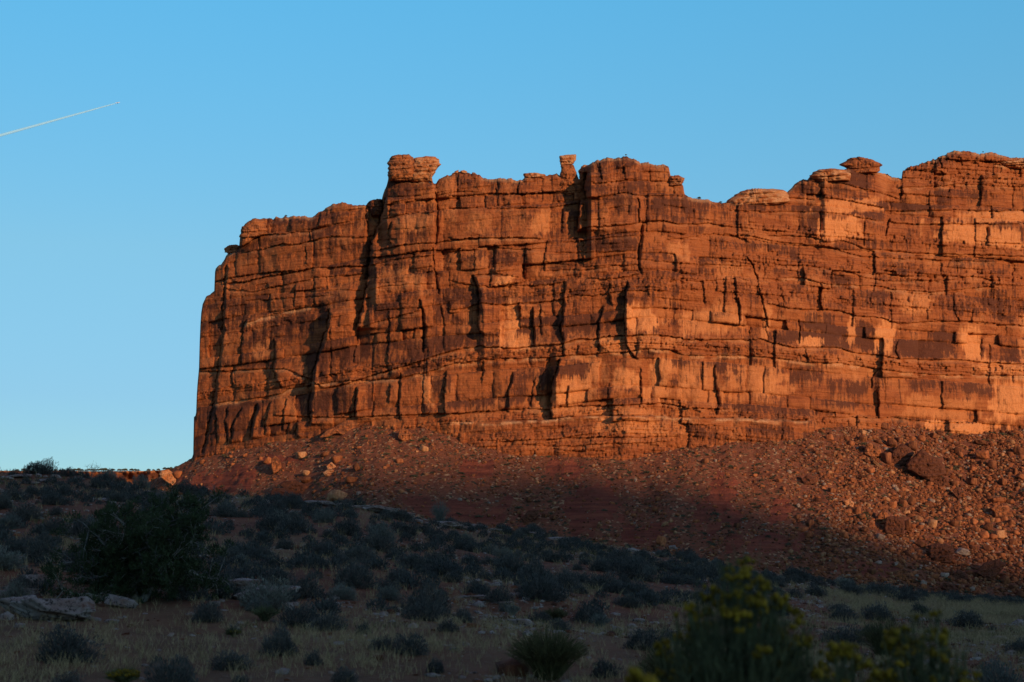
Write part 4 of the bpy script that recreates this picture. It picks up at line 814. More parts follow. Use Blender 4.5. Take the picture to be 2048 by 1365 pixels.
for nm, poly, dd_, T_, mk_, txt, cat in [
 ('mushroom_rock', [(1676,330),(1691,321),(1703,316),(1716,314),(1741,318),(1755,324),(1767,330),(1763,335),(1757,341),(1750,350),(1700,350),(1690,338)], 6, 7, (.1, .1, 0), 'dark red mushroom cap of layered rock on the cliff top', 'rock formation'),
 ('perched_boulder', [(448,497),(458,491),(470,489),(479,492),(479,501),(466,506),(456,509),(449,504)], 4, 2.2, (-.1, .1, .3), 'small tan boulder perched on the step at the cliff prow', 'boulder'),
 ('caprock_ledge', [(1338,352),(1357,351),(1369,357),(1368,363),(1363,371),(1338,376)], 3, 4, (.0, .1, .3), 'rusty stub ledge jutting out beside the rounded summit', 'rock ledge'),
 ('caprock_shelf', [(1447,403),(1465,392),(1483,383),(1500,378),(1521,377),(1565,380),(1579,384),(1579,404),(1540,412),(1490,414),(1462,416)], 7, 8, (-.2, .15, 1), 'long pale shelf of caprock over the skyline dip', 'rock shelf'),
 ('caprock_shelf', [(1619,352),(1623,346),(1640,340),(1665,337),(1690,340),(1704,350),(1700,362),(1640,364),(1622,358)], 5, 7, (-.3, .1, 1.1), 'pale cream shelf just under the mushroom rock', 'rock shelf'),
 ('caprock_slab', [(1046,350),(1050,347),(1070,345.5),(1090,349),(1090,357),(1052,359)], 4, 4, (-.3, .1, 1.1), 'small pale slab on the rim near the balanced rock', 'rock slab'),
 ('rock_block', [(1157,341),(1166,331),(1179,329.5),(1180,372),(1170,395),(1160,392)], 8, 4, (.0, .1, .8), 'pale shaded block wedged between balanced rock and rounded summit', 'rock block'),
 ('overhanging_block', [(479,474),(484,455),(495,444),(509,437),(535,438),(537,468),(512,476),(492,490),(480,497)], 2, 6, (.05, .2, .1), 'rounded block overhanging the top corner of the cliff prow', 'rock block'),
 ('caprock_shelf', [(1990,322),(2010,317),(2040,316),(2090,317),(2090,334),(2040,338),(2005,336)], 3, 7, (-.3, .15, 1.1), 'pale shelf on the highest summit cut by the picture edge', 'rock shelf'),
 ('rim_stone', [(905,349),(910,343),(917,340),(917,349)], 3, 1.5, (-.3, .1, 1), 'thin pale fin standing on the rim beside the tower', 'stone'),
 ('rim_stone', [(919,346),(921,342),(928,340.5),(934,343),(933,348)], 3, 1.5, (-.3, .1, 1), 'rounded pale stone on the rim beside a thin fin', 'stone'),
 ('rim_block', [(738,410),(740,402),(752,398.5),(764,399),(766,430),(742,432)], 0, 4, (.35, 0, 0), 'dark block tucked in the shaded gap by the tower', 'rock block'),
]:
    px0 = sum(q[0] for q in poly) / len(poly); py0 = max(q[1] for q in poly)
    o = blob(nm, poly, cd(px0, py0 + 6, dd_), T_, mk_, int(px0), sharp=.32, jag=.10)
    reg(o, txt, cat, None, 0, 0, None)

# ------------------------------------------------------------------ plants
def blades(P0, P1, w0, w1, rg):
    """thin quads from P0 to P1"""
    d = P1 - P0; s = np.cross(d, rg.normal(size=d.shape)); s /= np.linalg.norm(s, axis=1)[:, None] + 1e-9
    w0 = np.broadcast_to(w0, len(P0))[:, None]; w1 = np.broadcast_to(w1, len(P0))[:, None]
    V = np.stack([P0 - s * w0, P0 + s * w0, P1 + s * w1, P1 - s * w1], 1).reshape(-1, 3)
    return V, np.arange(len(V)).reshape(-1, 4)
def join(lst):
    o = 0; vs = []; fs = []
    for v, f in lst: vs.append(v); fs.append(f + o); o += len(v)
    return np.concatenate(vs), np.concatenate(fs)
def dome_dirs(rg, n, low=-0.1):
    u = rg.normal(size=(n * 2, 3)); u /= np.linalg.norm(u, axis=1)[:, None]; u[:, 2] = np.abs(u[:, 2]) * 1.0 + low * rg.random(n * 2)
    return u[:n]
def sage_meshes(seed, nl=1900, nt=420, lw=0.0085, ll=0.05, hgt=0.62, stems_m='twig', leaf_m='sage'):
    rg = np.random.default_rng(seed)
    u = dome_dirs(rg, nl, -0.15)
    lump = 0.84 + 0.5 * fbm(u[:, 0] * 2.6 + seed, u[:, 1] * 2.6 + u[:, 2] * 2, seed, 2)
    r = lump * (1 - 0.42 * rg.random(nl) ** 1.8) * 0.5
    P = u * r[:, None] * np.array([1, 1, hgt * 2]); P[:, 2] += 0.02
    d = u + np.array([0, 0, 0.9]) + rg.normal(0, .35, (nl, 3)); d /= np.linalg.norm(d, axis=1)[:, None]
    L = ll * rg.uniform(.6, 1.5, nl)[:, None]
    lv = blades(P, P + d * L, lw * 0.6, lw, rg)
    u2 = dome_dirs(rg, nt, -0.1); l2 = (0.88 + 0.5 * fbm(u2[:, 0] * 2.6 + seed, u2[:, 1] * 2.6 + u2[:, 2] * 2, seed, 2)) * .52
    E = u2 * l2[:, None] * np.array([1, 1, hgt * 2]); B = E * np.array([.15, .15, 0]); Mi = (B + E) / 2 + np.array([0, 0, -.04]) + E * np.array([.12, .12, 0])
    tw = join([blades(B, Mi, .006, .004, rg), blades(Mi, E, .004, .0015, rg)])
    return mesh_arrays('foliage', lv[0], lv[1], M[leaf_m]), mesh_arrays('stem', tw[0], tw[1], M[stems_m])
SAGE = [sage_meshes(40 + i) for i in range(6)] + [sage_meshes(60 + i, leaf_m='sagegrey') for i in range(3)] + [sage_meshes(70 + i, nl=1500, nt=900, hgt=.55) for i in range(2)]
crestpx = [(c[0], c[1]) for c in CREST]
sage_spots = []
def put_sage(px, pyb, wpx, kind=None, hscale=1.0, D=None):
    i = kind if kind is not None else int(rng.choice([0, 1, 2, 3, 4, 5, 6, 7, 8, 9, 10], p=[.14, .14, .14, .14, .13, .13, .04, .03, .03, .04, .04]))
    Dh = D or hit(px, pyb, 6, 93, 400)
    if Dh is None: return
    s = wpx * Dh / F; a, _ = ray(px, pyb); x = float(a) * Dh; z0 = gz(x, Dh)
    o = link('sagebrush', SAGE[i][0], loc=(x, Dh, z0 - .03 * s)); o.scale = (s * 1.05, s, s * hscale); ang = rng.uniform(0, 6.28); o.rotation_euler = (0, 0, ang)
    st = link('stem', SAGE[i][1], parent=o)
    size = 'large' if s > 1.25 else 'medium' if s > .8 else 'small'
    tone = 'pale grey' if 6 <= i <= 8 else 'sparse twiggy' if i > 8 else 'dark blue-grey'
    ppx, ppy = proj(x, Dh, z0)
    reg(o, f'{size} {tone} sagebrush', 'shrub', 'sagebrush on the hill', float(ppx), float(ppy), 'hill'); sage_spots.append((x, Dh, s))
HAND = [(130,1322,118,0,1),(345,1378,112,1,1),(560,1312,84,2,1.1),(462,1342,88,3,.7),(625,1330,42,4,1.1),(600,1252,95,5,.85),(655,1262,80,0,.75),(412,1244,62,9,1.15),(820,1312,76,1,.95),(765,1302,52,2,.9),(872,1350,42,3,1.1),
 (725,1268,36,4,1),(850,1242,84,5,.9),(895,1264,42,0,.95),(925,1246,48,1,1),(135,1385,62,2,1),(43,1175,44,3,.9),(30,1110,66,4,.9),(85,1125,80,5,1),(110,1068,60,0,1),(1175,1245,80,2,.8),(1120,1262,50,3,.8),
 (1210,1355,62,0,1),(1290,1300,90,1,.8),(1340,1290,50,2,1),(1255,1215,60,3,.7),(1685,1245,60,4,.95),(1755,1240,66,5,.9),(1840,1232,46,0,.95),(1935,1255,72,1,.8),(1690,1290,90,2,.7),(1745,1275,60,3,.7),(1985,1262,22,4,.8),
 (1650,1165,60,5,.7),(1700,1190,56,0,.8),(1760,1190,66,1,.7),(1815,1198,62,2,.75),(1920,1195,60,3,.75),(1795,1180,50,4,.7),(1590,1160,60,5,.8),(50,1040,66,0,.9),(105,1010,54,1,.8),(30,1000,54,2,.8),(690,1370,60,3,.9),(1010,1225,30,7,1),(1200,1248,34,8,.8),
 (280,975,44,6,1),(215,960,40,7,.9),(240,968,26,3,1),(70,948,54,1,.8),(90,949,46,2,1.1),(2040,1310,60,3,.9),(1080,1245,50,0,.8),(480,1370,36,1,.8),(2000,1390,120,6,1),(1850,1400,90,2,1)]
for h_ in HAND: put_sage(h_[0], h_[1], h_[2], h_[3], h_[4])
rg2 = np.random.default_rng(12); tries = 0
while len(sage_spots) < 298 and tries < 60000:
    tries += 1
    a_ = rg2.uniform(-.39, .40); d_ = math.sqrt(rg2.uniform(24 ** 2, 90 ** 2))
    if d_ > np.interp(a_, ca, cD) + 1.5: continue
    px, py = proj(a_ * d_, d_, gz(a_ * d_, d_)); cr = itp(px, crestpx)
    if py > 1240 or px < -40 or px > 2090: continue
    s = rg2.choice([rg2.uniform(.45, .8), rg2.uniform(.6, 1.2)]) * (.8 if px < 350 and py < cr + 25 else 1)
    dens = 0.85
    if px > 1560 and py > cr + 15: dens = 0.05
    if 120 < px < 450 and py > 1000: dens = .25
    if py > 1205: dens *= .35
    if rg2.random() > dens: continue
    if any((a_ * d_ - x) ** 2 + (d_ - y) ** 2 < (0.34 * (s + t)) ** 2 for x, y, t in sage_spots): continue
    put_sage(px, py, s * F / d_, None, rg2.uniform(.75, 1.0), D=d_)

extra = []; LP = [sage_meshes(80 + i, nl=300, nt=60, lw=.022, ll=.11)[0] for i in range(4)]
LV = []
for m_ in LP:
    v_ = np.empty(len(m_.vertices) * 3, np.float32); m_.vertices.foreach_get('co', v_); LV.append(v_.reshape(-1, 3))
rg3 = np.random.default_rng(19); tries = 0
while len(extra) < 900 and tries < 20000:
    tries += 1
    a_ = rg3.uniform(-.39, .40); d_ = math.sqrt(rg3.uniform(26 ** 2, 90 ** 2))
    if d_ > np.interp(a_, ca, cD) + 1: continue
    px, py = proj(a_ * d_, d_, gz(a_ * d_, d_)); cr = itp(px, crestpx)
    if py > 1240 or (px > 1560 and py > cr + 12): continue
    if fbm(np.array([a_ * d_ / 5]), np.array([d_ / 5]), 71, 2)[0] < -.3: continue
    if any((a_ * d_ - x) ** 2 + (d_ - y) ** 2 < (0.36 * (t + .3)) ** 2 for x, y, t in sage_spots): continue
    s_ = rg3.uniform(.2, .62); extra.append((LV[int(rg3.integers(4))] * s_ + np.array([a_ * d_, d_, gz(a_ * d_, d_)]), np.arange(len(LV[0])).reshape(-1, 4)))
v, f = join(extra); tag(link('sagebrush_cover', mesh_arrays('sagebrush_cover', v, f, M['sage'])), 'low grey sagebrush filling in between the bigger bushes', kind='stuff')

# pale stone slabs and outcrops on the hill
SLABS = [(120,1222,95,27,'broad low'),(45,1213,45,20,'broken'),(80,1163,42,12,'flat'),(30,1188,45,10,'flat'),(178,1160,36,12,'flat'),(246,1207,38,14,'tilted'),(242,1178,50,7,'thin'),(470,1172,52,13,'cracked'),(528,1192,62,18,'pitted'),(572,1212,20,13,'rounded'),(38,1251,12,8,'rounded'),
 (12,1232,18,14,'squat'),(222,1242,16,6,'thin'),(290,1228,9,4,'small'),(185,1238,22,7,'flat'),(430,1208,12,8,'rounded'),(1000,1206,26,5,'flat'),(945,1194,30,4,'thin'),(1040,1246,30,8,'low'),(1108,1187,20,5,'flat'),(1235,1257,14,6,'rounded'),(1262,1252,10,6,'rounded'),(1275,1241,16,5,'thin'),(1310,1246,12,4,'thin'),(1280,1200,14,3,'thin'),(1360,1200,16,4,'thin'),
 (39,953,30,5,'long'),(76,951,8,6,'rounded'),(113,953,13,5,'rounded'),(98,961,26,5,'layered'),(14,956,14,4,'flat'),(156,957,12,4,'flat'),(60,966,22,4,'layered'),(207,967,14,3,'thin'),(258,975,16,3,'thin'),(20,1062,14,4,'flat'),(531,1003,9,6,'rounded'),(563,1004,14,5,'rounded'),(592,1006,14,4,'layered'),(640,1007,34,6,'long'),(682,1010,26,6,'layered'),(703,1014,22,4,'thin'),
 (540,1012,12,4,'flat'),(610,1015,20,4,'thin'),(760,1022,40,9,'layered'),(800,1032,32,9,'layered'),(745,1016,30,6,'long'),(832,1041,14,6,'broken'),(896,1050,32,8,'layered'),(930,1056,22,6,'flat'),(950,1052,26,6,'layered'),(990,1060,16,4,'thin'),(1069,1068,34,6,'long'),(1120,1078,26,7,'broken'),(1163,1088,10,4,'rounded'),(1100,1114,8,6,'rounded'),(800,1052,14,8,'rounded'),(700,1170,30,3,'thin'),(760,1180,18,3,'thin'),
 (600,1240,14,4,'thin'),(345,1182,14,4,'flat'),(380,1228,12,4,'flat'),(1345,1094,8,5,'rounded'),(300,1188,10,4,'thin')]
for k, (px, py, hw, hh, word) in enumerate(SLABS):
    Dh = hit(px, py + hh * .8, 8, 93, 500)
    if Dh is None:
        Dh = float(np.interp(ray(px, py)[0], ca, cD)) - .5
    o = make_rock('stone_slab', 2000 + k, 'slab', px, py + (hh * .15 if hw < 30 else -hh * .1), hw * (1.12 if hw > 42 else 1), hh * (.85 if hw < 42 else 1.05), dep=hw * .7, D=Dh, sub=5 if hw > 25 else 4, rough=.22, boxy=.85, npl=10, rot=(10 if word in ('tilted',) else rng.uniform(-4, 5)))
    reg(o, f"{'large ' if hw > 40 else 'small ' if hw < 14 else ''}pale grey {word} stone slab", 'rock slab', 'pale stone slabs on the hill', px, py, 'hill')

# small plants on the rubble slope
def clump(seed, n=90, sz=.5):
    rg = np.random.default_rng(seed); u = dome_dirs(rg, n, -.1); P = u * rg.uniform(.3, .9, n)[:, None] * np.array([1, 1, .62])
    d = u + rg.normal(0, .5, (n, 3)); return blades(P, P + d * .28, .07, .05, rg)
CLUMP = [mesh_arrays('slope_shrub', *clump(i), M['shrub']) for i in range(5)]
Pq, qx, qy = talus_points(2600, 21, lambda px, py, a, d: np.clip(.55 + .3 * fbm(px / 60, py / 30, 3, 2), 0, 1))
rgs = np.random.default_rng(3); Sq = rgs.lognormal(-.62, .38, len(Pq)); order = np.argsort(-Sq)
for j in order[:285]:
    o = link('desert_shrub', CLUMP[int(rgs.integers(5))], loc=tuple(Pq[j])); o.scale = (Sq[j] * 1.15, Sq[j], Sq[j] * .9); o.rotation_euler = (0, 0, rgs.uniform(0, 6))
    reg(o, ('rounded ' if Sq[j] > .95 else 'tiny ') + 'dark green shrub', 'shrub', 'desert shrubs on the rubble slope', float(qx[j]), float(qy[j]), 'slope')
rest = []
for j in order[285:]:
    v, f = clump(int(j) % 9 + 50, 26); rest.append((v * Sq[j] + Pq[j], f))
v, f = join(rest); tag(link('ground_cover', mesh_arrays('ground_cover', v, f, M['shrub'])), 'specks of low green plants over the rubble slope', kind='stuff')

# tubes for limbs
def tube(pts, rads, ns=5):
    pts = np.asarray(pts, float); n = len(pts); d = np.gradient(pts, axis=0); d /= np.linalg.norm(d, axis=1)[:, None] + 1e-9
    ref = np.array([.3, .9, .2]); s = np.cross(d, ref); s /= np.linalg.norm(s, axis=1)[:, None] + 1e-9; t = np.cross(d, s)
    an = np.arange(ns) / ns * 2 * math.pi
    V = pts[:, None] + np.asarray(rads)[:, None, None] * (np.cos(an)[None, :, None] * s[:, None] + np.sin(an)[None, :, None] * t[:, None])
    return V.reshape(-1, 3), grid_faces(n, ns, wrap=True)
def wander(rg, p, d, L, n, bend, up=0.0):
    out = [p]
    for _ in range(n):
        d = d + rg.normal(0, bend, 3) + np.array([0, 0, up]); d = d / np.linalg.norm(d); p = p + d * L / n; out.append(p)
    return np.array(out), d
# the big juniper
def juniper():
    rg = np.random.default_rng(77); px, pyb = 285, 1203; Dh = hit(px, pyb, 6, 60); a, _ = ray(px, pyb); x = float(a) * Dh; z0 = gz(x, Dh)
    root = bpy.data.objects.new('juniper', None); sc.collection.objects.link(root); root.location = (x, Dh, z0)
    s = Dh / F
    tr = []; base = np.array([0, 0, -.1])
    for k in range(3):
        p, d = wander(rg, base + rg.normal(0, .06, 3) * [1, 1, 0], np.array([rg.normal(0, .5), rg.normal(0, .4), 1.]), .75, 6, .16); tr.append(tube(p, np.linspace(.085, .05, 7), 7))
    link('trunk', mesh_arrays('trunk', *join(tr), M['bark'], smooth=True), root)
    leaves = []
    W, H = 165 * s, 205 * s
    for k in range(22):
        az = k / 22 * 2 * math.pi + rg.normal(0, .2); el = rg.uniform(.05, 1.25)
        tgt = np.array([math.cos(az) * math.cos(el) * W * rg.uniform(.6, 1.12), math.sin(az) * math.cos(el) * W * .8, .12 + math.sin(el) * H * rg.uniform(.72, .98)])
        st = np.array([0, 0, rg.uniform(.1, .6)]) + rg.normal(0, .05, 3)
        n = 9; t = np.linspace(0, 1, n)[:, None]
        P = st + (tgt - st) * t + np.cumsum(rg.normal(0, .045, (n, 3)), 0) + np.array([0, 0, .18]) * np.sin(t * math.pi) * rg.uniform(-1, 1)
        parts = [tube(P, np.linspace(.030, .009, n), 6)]
        for q in range(20):
            i = rg.integers(2, n); d = (P[i] - P[i - 1]); d = d / np.linalg.norm(d) + rg.normal(0, .75, 3); d /= np.linalg.norm(d)
            B, d2 = wander(rg, P[i], d, rg.uniform(.25, .62), 5, .28, -.02); parts.append(tube(B, np.linspace(.011, .004, 6), 4))
            for w_ in range(3):
                B2, d3 = wander(rg, B[rg.integers(2, 6)], d2 + rg.normal(0, .6, 3), rg.uniform(.12, .3), 4, .35); parts.append(tube(B2, np.linspace(.006, .002, 5), 3))
                if rg.random() < .75: leaves.append((B2[-1], rg.uniform(.05, .12)))
            if rg.random() < .75: leaves.append((B[-1], rg.uniform(.08, .15)))
        link('limb', mesh_arrays('limb', *join(parts), M['bark'], smooth=True), root)
    P0 = []; P1 = []
    for c, r in leaves:
        n = 52; u = rg.normal(size=(n, 3)); u /= np.linalg.norm(u, axis=1)[:, None]
        p = c + u * (r * rg.random(n) ** .5)[:, None]; P0.append(p); P1.append(p + (u * .5 + np.array([0, 0, .6]) + rg.normal(0, .4, (n, 3))) * .045)
    v, f = blades(np.concatenate(P0), np.concatenate(P1), .009, .006, rg)
    link('foliage', mesh_arrays('foliage', v, f, M['juniper']), root)
    reg(root, 'wide dark juniper with bare grey twigs, leaning over pale slabs', 'tree', None, 0, 0, None)
juniper()

# fans of green stems, rabbitbrush, yucca
def fan(name, px, pyb, wpx, hpx, n, mat, txt, cat, seed, D=None, flowers=0, spread=1.0, wid=.004, group=None, base=.22):
    rg = np.random.default_rng(seed); Dh = D or hit(px, pyb, 5, 93, 500) or float(np.interp(ray(px, pyb)[0], ca, cD)) - .4; a, _ = ray(px, pyb); x = float(a) * Dh; z0 = gz(x, Dh) if D is None else min(gz(x, Dh), float(pos(px, pyb, Dh)[2]))
    s = Dh / F; W = wpx * s / 2; H = float(pos(px, pyb - hpx, Dh)[2]) - z0
    th = rg.uniform(0, 2 * math.pi, n); rr = np.sqrt(rg.random(n)) * spread; hgt = H * (1 - (.22 if flowers else .40) * rr ** 2) * (rg.uniform(.55, 1.02, n) if flowers else rg.uniform(.72, 1.02, n))
    B = np.stack([np.cos(th) * rr * W * base, np.sin(th) * rr * W * base, np.zeros(n)], -1); E = np.stack([np.cos(th) * rr * W, np.sin(th) * rr * W, hgt], -1)
    Mi = B * .5 + E * .5 - np.stack([np.cos(th) * rr * W * .12, np.sin(th) * rr * W * .12, -H * .06 + 0 * th], -1) + rg.normal(0, (.02 if flowers else .05) * H, (n, 3))
    v, f = join([blades(B, Mi, wid, wid * .9, rg), blades(Mi, E, wid * .9, wid * .4, rg)])
    root = bpy.data.objects.new(name, None); sc.collection.objects.link(root); root.location = (x, Dh, z0)
    link('stem', mesh_arrays('stem', v, f, M[mat]), root)
    nl = n * (9 if flowers else 5); i = rg.integers(0, n, nl); t = rg.uniform(.25, 1, nl)[:, None]; P = Mi[i] * (1 - t) + E[i] * t; d = (E - Mi)[i]; d /= np.linalg.norm(d, axis=1)[:, None]; d = d + rg.normal(0, .45, (nl, 3))
    L = (.05 if flowers else .03) * rg.uniform(.5, 1.3, nl)[:, None]
    link('foliage', mesh_arrays('foliage', *blades(P, P + d * L, wid * .7, wid * .3, rg), M[mat]), root)
    if flowers:
        i = np.argsort(-(hgt / H) * (1 + .2 * rr) * rg.uniform(.45, 1, n))[:min(int(flowers * .62), 100)]; C0 = E[i]; iv, jf = ico(1)
        for c in C0:
            vs = []; fs = []; o_ = 0; big_ = rg.uniform(.7, 1.5)
            for q_ in range(rg.integers(7, 15)):
                cc = c + (rg.normal(0, 1, 3) * np.array([.012, .012, .006]) * big_ if q_ else 0); r_ = rg.uniform(.006, .0105) * big_; vs.append(iv * np.array([r_, r_, r_ * 1.3]) + cc); fs.append(jf + o_); o_ += len(iv)
            link('flower', mesh_arrays('flower', np.concatenate(vs) - c, np.concatenate(fs), M['flower'], smooth=True), root, tuple(c))
    reg(root, txt, cat, group, 0, 0, None)
RBG = 'yellow-flowered rabbitbrush close to the viewer'
fan('rabbitbrush', 1488, 1560, 280, 440, 1300, 'broom', 'tall softly blurred yellow-flowered rabbitbrush, largest and closest to the viewer', 'shrub', 1, D=6.0, flowers=100, group=RBG, wid=.0042)
fan('rabbitbrush', 1395, 1560, 190, 340, 600, 'broom', 'medium yellow-flowered rabbitbrush hugging the tallest one on its cliff-prow side', 'shrub', 2, D=6.3, flowers=90, group=RBG, wid=.0042)
fan('rabbitbrush', 1700, 1560, 170, 272, 500, 'broom', 'low yellow rabbitbrush between the tallest one and its bushy neighbour', 'shrub', 3, D=5.6, flowers=90, group=RBG, wid=.0042)
fan('rabbitbrush', 1858, 1560, 230, 330, 900, 'broom', 'bushy yellow rabbitbrush below the highest summit', 'shrub', 4, D=6.2, flowers=100, group=RBG, wid=.0042)
fan('rabbitbrush', 1285, 1560, 160, 225, 400, 'broom', 'lowest yellow rabbitbrush, only its flower heads showing, under the green fan bush', 'shrub', 5, D=4.8, flowers=60, group=RBG, wid=.0042)
fan('rabbitbrush', 1580, 1560, 220, 330, 700, 'broom', 'yellow rabbitbrush overlapping the tallest one on its summit side', 'shrub', 15, D=6.1, flowers=100, group=RBG, wid=.0042)
fan('mormon_tea', 1097, 1362, 172, 112, 900, 'tea', 'olive green fan-shaped bush of upright stems at the hill foot', 'shrub', 6, spread=1.0, wid=.005)
fan('broom_bush', 1335, 1385, 130, 100, 500, 'tea', 'straw-green broom bush behind the low rabbitbrush flowers', 'shrub', 7, wid=.004)
fan('broom_bush', 1775, 1325, 130, 95, 600, 'tea', 'pale green broom bush in grass behind the bushy rabbitbrush', 'shrub', 8, wid=.004)
fan('broom_bush', 1110, 1245, 60, 30, 260, 'tea', 'small green broom bush just above the olive fan bush', 'shrub', 9, wid=.005)
fan('broom_bush', 530, 1245, 60, 34, 200, 'broom', 'grey-green tufted bush beside the pitted slab', 'shrub', 16, wid=.005)
fan('broom_bush', 880, 1033 + 8, 46, 42, 260, 'sagegrey', 'pale wispy bush standing on the hill crest below the tower', 'shrub', 17, wid=.006)
fan('yucca', 1200, 1255, 60, 30, 90, 'sagegrey', 'small spiky grey-green yucca beside the olive fan bush', 'yucca', 10, wid=.008)
fan('yucca', 1025, 1232, 34, 24, 70, 'sagegrey', 'tiny yucca with thin pale stalks on bare ground', 'yucca', 11, wid=.008)
fan('rabbitbrush', 245, 1372, 60, 32, 220, 'broom', 'tiny yellow rabbitbrush at the hill foot beneath the juniper', 'shrub', 12, flowers=110, wid=.004, group='small rabbitbrush')
fan('rabbitbrush', 467, 1275, 26, 14, 120, 'broom', 'very small yellow rabbitbrush on bare red soil', 'shrub', 13, flowers=25, wid=.004, group='small rabbitbrush')
# dead twiggy bush on the crest
def deadbush(px, pyb, hpx, seed, txt):
    rg = np.random.default_rng(seed); Dh = hit(px, pyb, 8, 93) or 59.5; a, _ = ray(px, pyb); x = float(a) * Dh; s = Dh / F; H = hpx * s; parts = []
    for k in range(9):
        P, d = wander(rg, np.zeros(3), np.array([rg.normal(0, .5), rg.normal(0, .4), 1.]), H * rg.uniform(.7, 1), 7, .16); parts.append(tube(P, np.linspace(.012, .004, 8), 4))
        for _ in range(7):
            B, _d = wander(rg, P[rg.integers(2, 8)], d + rg.normal(0, .6, 3), H * rg.uniform(.15, .4), 4, .3); parts.append(tube(B, np.linspace(.006, .002, 5), 3))
    o = link('dead_bush', mesh_arrays('dead_bush', *join(parts), M['twig']), loc=(x, Dh, gz(x, Dh))); reg(o, txt, 'shrub', None, 0, 0, None)
deadbush(182, 958, 34, 1, 'leafless twiggy bush standing against the sky on the hill crest')
deadbush(432, 992, 28, 2, 'bare twiggy bush on the crest below the cliff prow')
deadbush(465, 1185, 40, 3, 'black dead twiggy bush growing out of the cracked slab')
deadbush(470, 1275, 26, 4, 'low bare twiggy bush on red soil behind dry grass')
deadbush(18, 949, 12, 5, 'little bare bush on the far hilltop by the frame edge')

# grass and small stones of the hill
def fore_pts(n, seed, d0, d1, wfun):
    rg = np.random.default_rng(seed); a = rg.uniform(-.42, .42, n * 6); d = np.sqrt(rg.uniform(d0 ** 2, d1 ** 2, n * 6))
    z_, zone, _, gr_ = ground(a, d, True); px, py = proj(a * d, d, z_); ok = (d < np.interp(a, ca, cD) + .5) & (rg.random(len(a)) < wfun(px, py, gr_, a * d, d))
    i = np.where(ok)[0][:n]; return np.stack([a[i] * d[i], d[i], z_[i]], -1)
def grass(name, n, seed, d0, d1, wf_, hmin, hmax, wid, per, txt, mat='straw', spread=.05):
    rg = np.random.default_rng(seed); P = fore_pts(n, seed, d0, d1, wf_); m = len(P); P = np.repeat(P, per, 0); k = len(P)
    P = P + np.stack([rg.normal(0, spread, k), rg.normal(0, spread, k), np.full(k, -.01)], -1); h = rg.uniform(hmin, hmax, k)
    t = rg.normal(0, .28, (k, 2)); Mi = P + np.stack([t[:, 0] * h * .5, t[:, 1] * h * .5, h * .55], -1); E = Mi + np.stack([t[:, 0] * h * .8, t[:, 1] * h * .8, h * .45], -1)
    v, f = join([blades(P, Mi, wid, wid * .8, rg), blades(Mi, E, wid * .8, wid * .25, rg)])
    tag(link(name, mesh_arrays(name, v, f, M[mat])), txt, kind='stuff')
grass('grass', 8500, 31, 14, 40, lambda px, py, g, x, y: np.clip(.16 + .85 * ss(-.15, .35, fbm(x / 2.2, y / 2.2, 5, 4)) * ss(1215, 1310, py), 0, 1), .05, .19, .0036, 6, 'dry straw-coloured grass at the foot of the hill')
grass('grass', 9000, 32, 30, 95, lambda px, py, g, x, y: np.clip(.10 + .90 * ss(1560, 1760, px) * (py > 1178) * (.1 + .9 * g) + .10 * g, 0, 1), .10, .30, .006, 6, 'dry pale grass covering the flat below the summits')
grass('herbs', 5000, 33, 20, 75, lambda px, py, g, x, y: ss(.15, .45, fbm(x / 4, y / 4, 66, 3)) * .6, .06, .16, .008, 7, 'olive green low herbs between the sagebrush', mat='tea', spread=.12)
Pp = fore_pts(22000, 34, 16, 90, lambda px, py, g, x, y: np.clip(.08 + ss(.0, .5, fbm(x / 3, y / 3, 67, 3)), 0, 1)); Sp = np.random.default_rng(1).lognormal(-3.35, .6, len(Pp))
tag(link('gravel', scatter_mesh('gravel', [M['slab'], M['brown'], M['grey']], Pp, Sp, 1, 12, flat=.45, probs=[.55, .35, .1])), 'small pale stones scattered on red soil', kind='stuff')

# junipers on the distant rim and on the cliff top
rgt = np.random.default_rng(8)
def crown(seed):
    rg = np.random.default_rng(seed); n = 260; u = dome_dirs(rg, n, -.3); lump = .8 + .4 * fbm(u[:, 0] * 2 + seed, u[:, 1] * 2, seed, 2); P = u * (lump * rg.random(n) ** .4)[:, None] * np.array([1, 1, .62]) + [0, 0, .25]
    return blades(P, P + (u + rg.normal(0, .5, (n, 3))) * .22, .07, .05, rg)
CR = [mesh_arrays('crown', *crown(i), M['shrub']) for i in range(4)]; TR = mesh_arrays('trunk', *tube([(0, 0, -.3), (.05, 0, .3), (0, .05, .6)], [.08, .06, .03]), M['bark'])
def small_tree(px, pyb, wpx, D_, what, group, where):
    s = wpx / 2 * D_ / F; o = bpy.data.objects.new('juniper', None); sc.collection.objects.link(o); o.location = tuple(pos(px, pyb, D_)); o.scale = (s, s, s); o.rotation_euler = (0, 0, rgt.uniform(0, 6))
    link('crown', CR[int(rgt.integers(4))], o); link('trunk', TR, o); reg(o, what, 'tree', group, px, pyb, where)
for px in [34, 48, 112, 120, 128, 136, 143, 150, 158, 164, 172, 178, 184, 190, 196, 203, 211, 218, 226, 238, 246, 250, 263, 270, 276, 297, 307, 317, 330, 336, 342, 353]:
    small_tree(px, float(np.interp(px, [130, 290, 320, 345, 400], [942, 942, 941, 937, 932])) + .3, float(rgt.uniform(6, 13)), 2588, 'tiny dark juniper on the distant mesa rim', 'junipers on the distant mesa rim', 'rim')
for px, py, wpx, txt in [(1398, 398, 9, 'tiny juniper on the cliff rim above the skyline dip'), (1441, 406, 7, 'tiny juniper at the foot of the long pale shelf'), (1966, 305, 4, 'speck of a shrub on top of the highest summit'), (572, 433, 6, 'speck of a shrub on the shaded prow rim'), (1252, 311, 5, 'speck of a shrub on the rounded summit')]:
    small_tree(px, py, wpx, cd(px, py + 6, 3), txt, None, None)

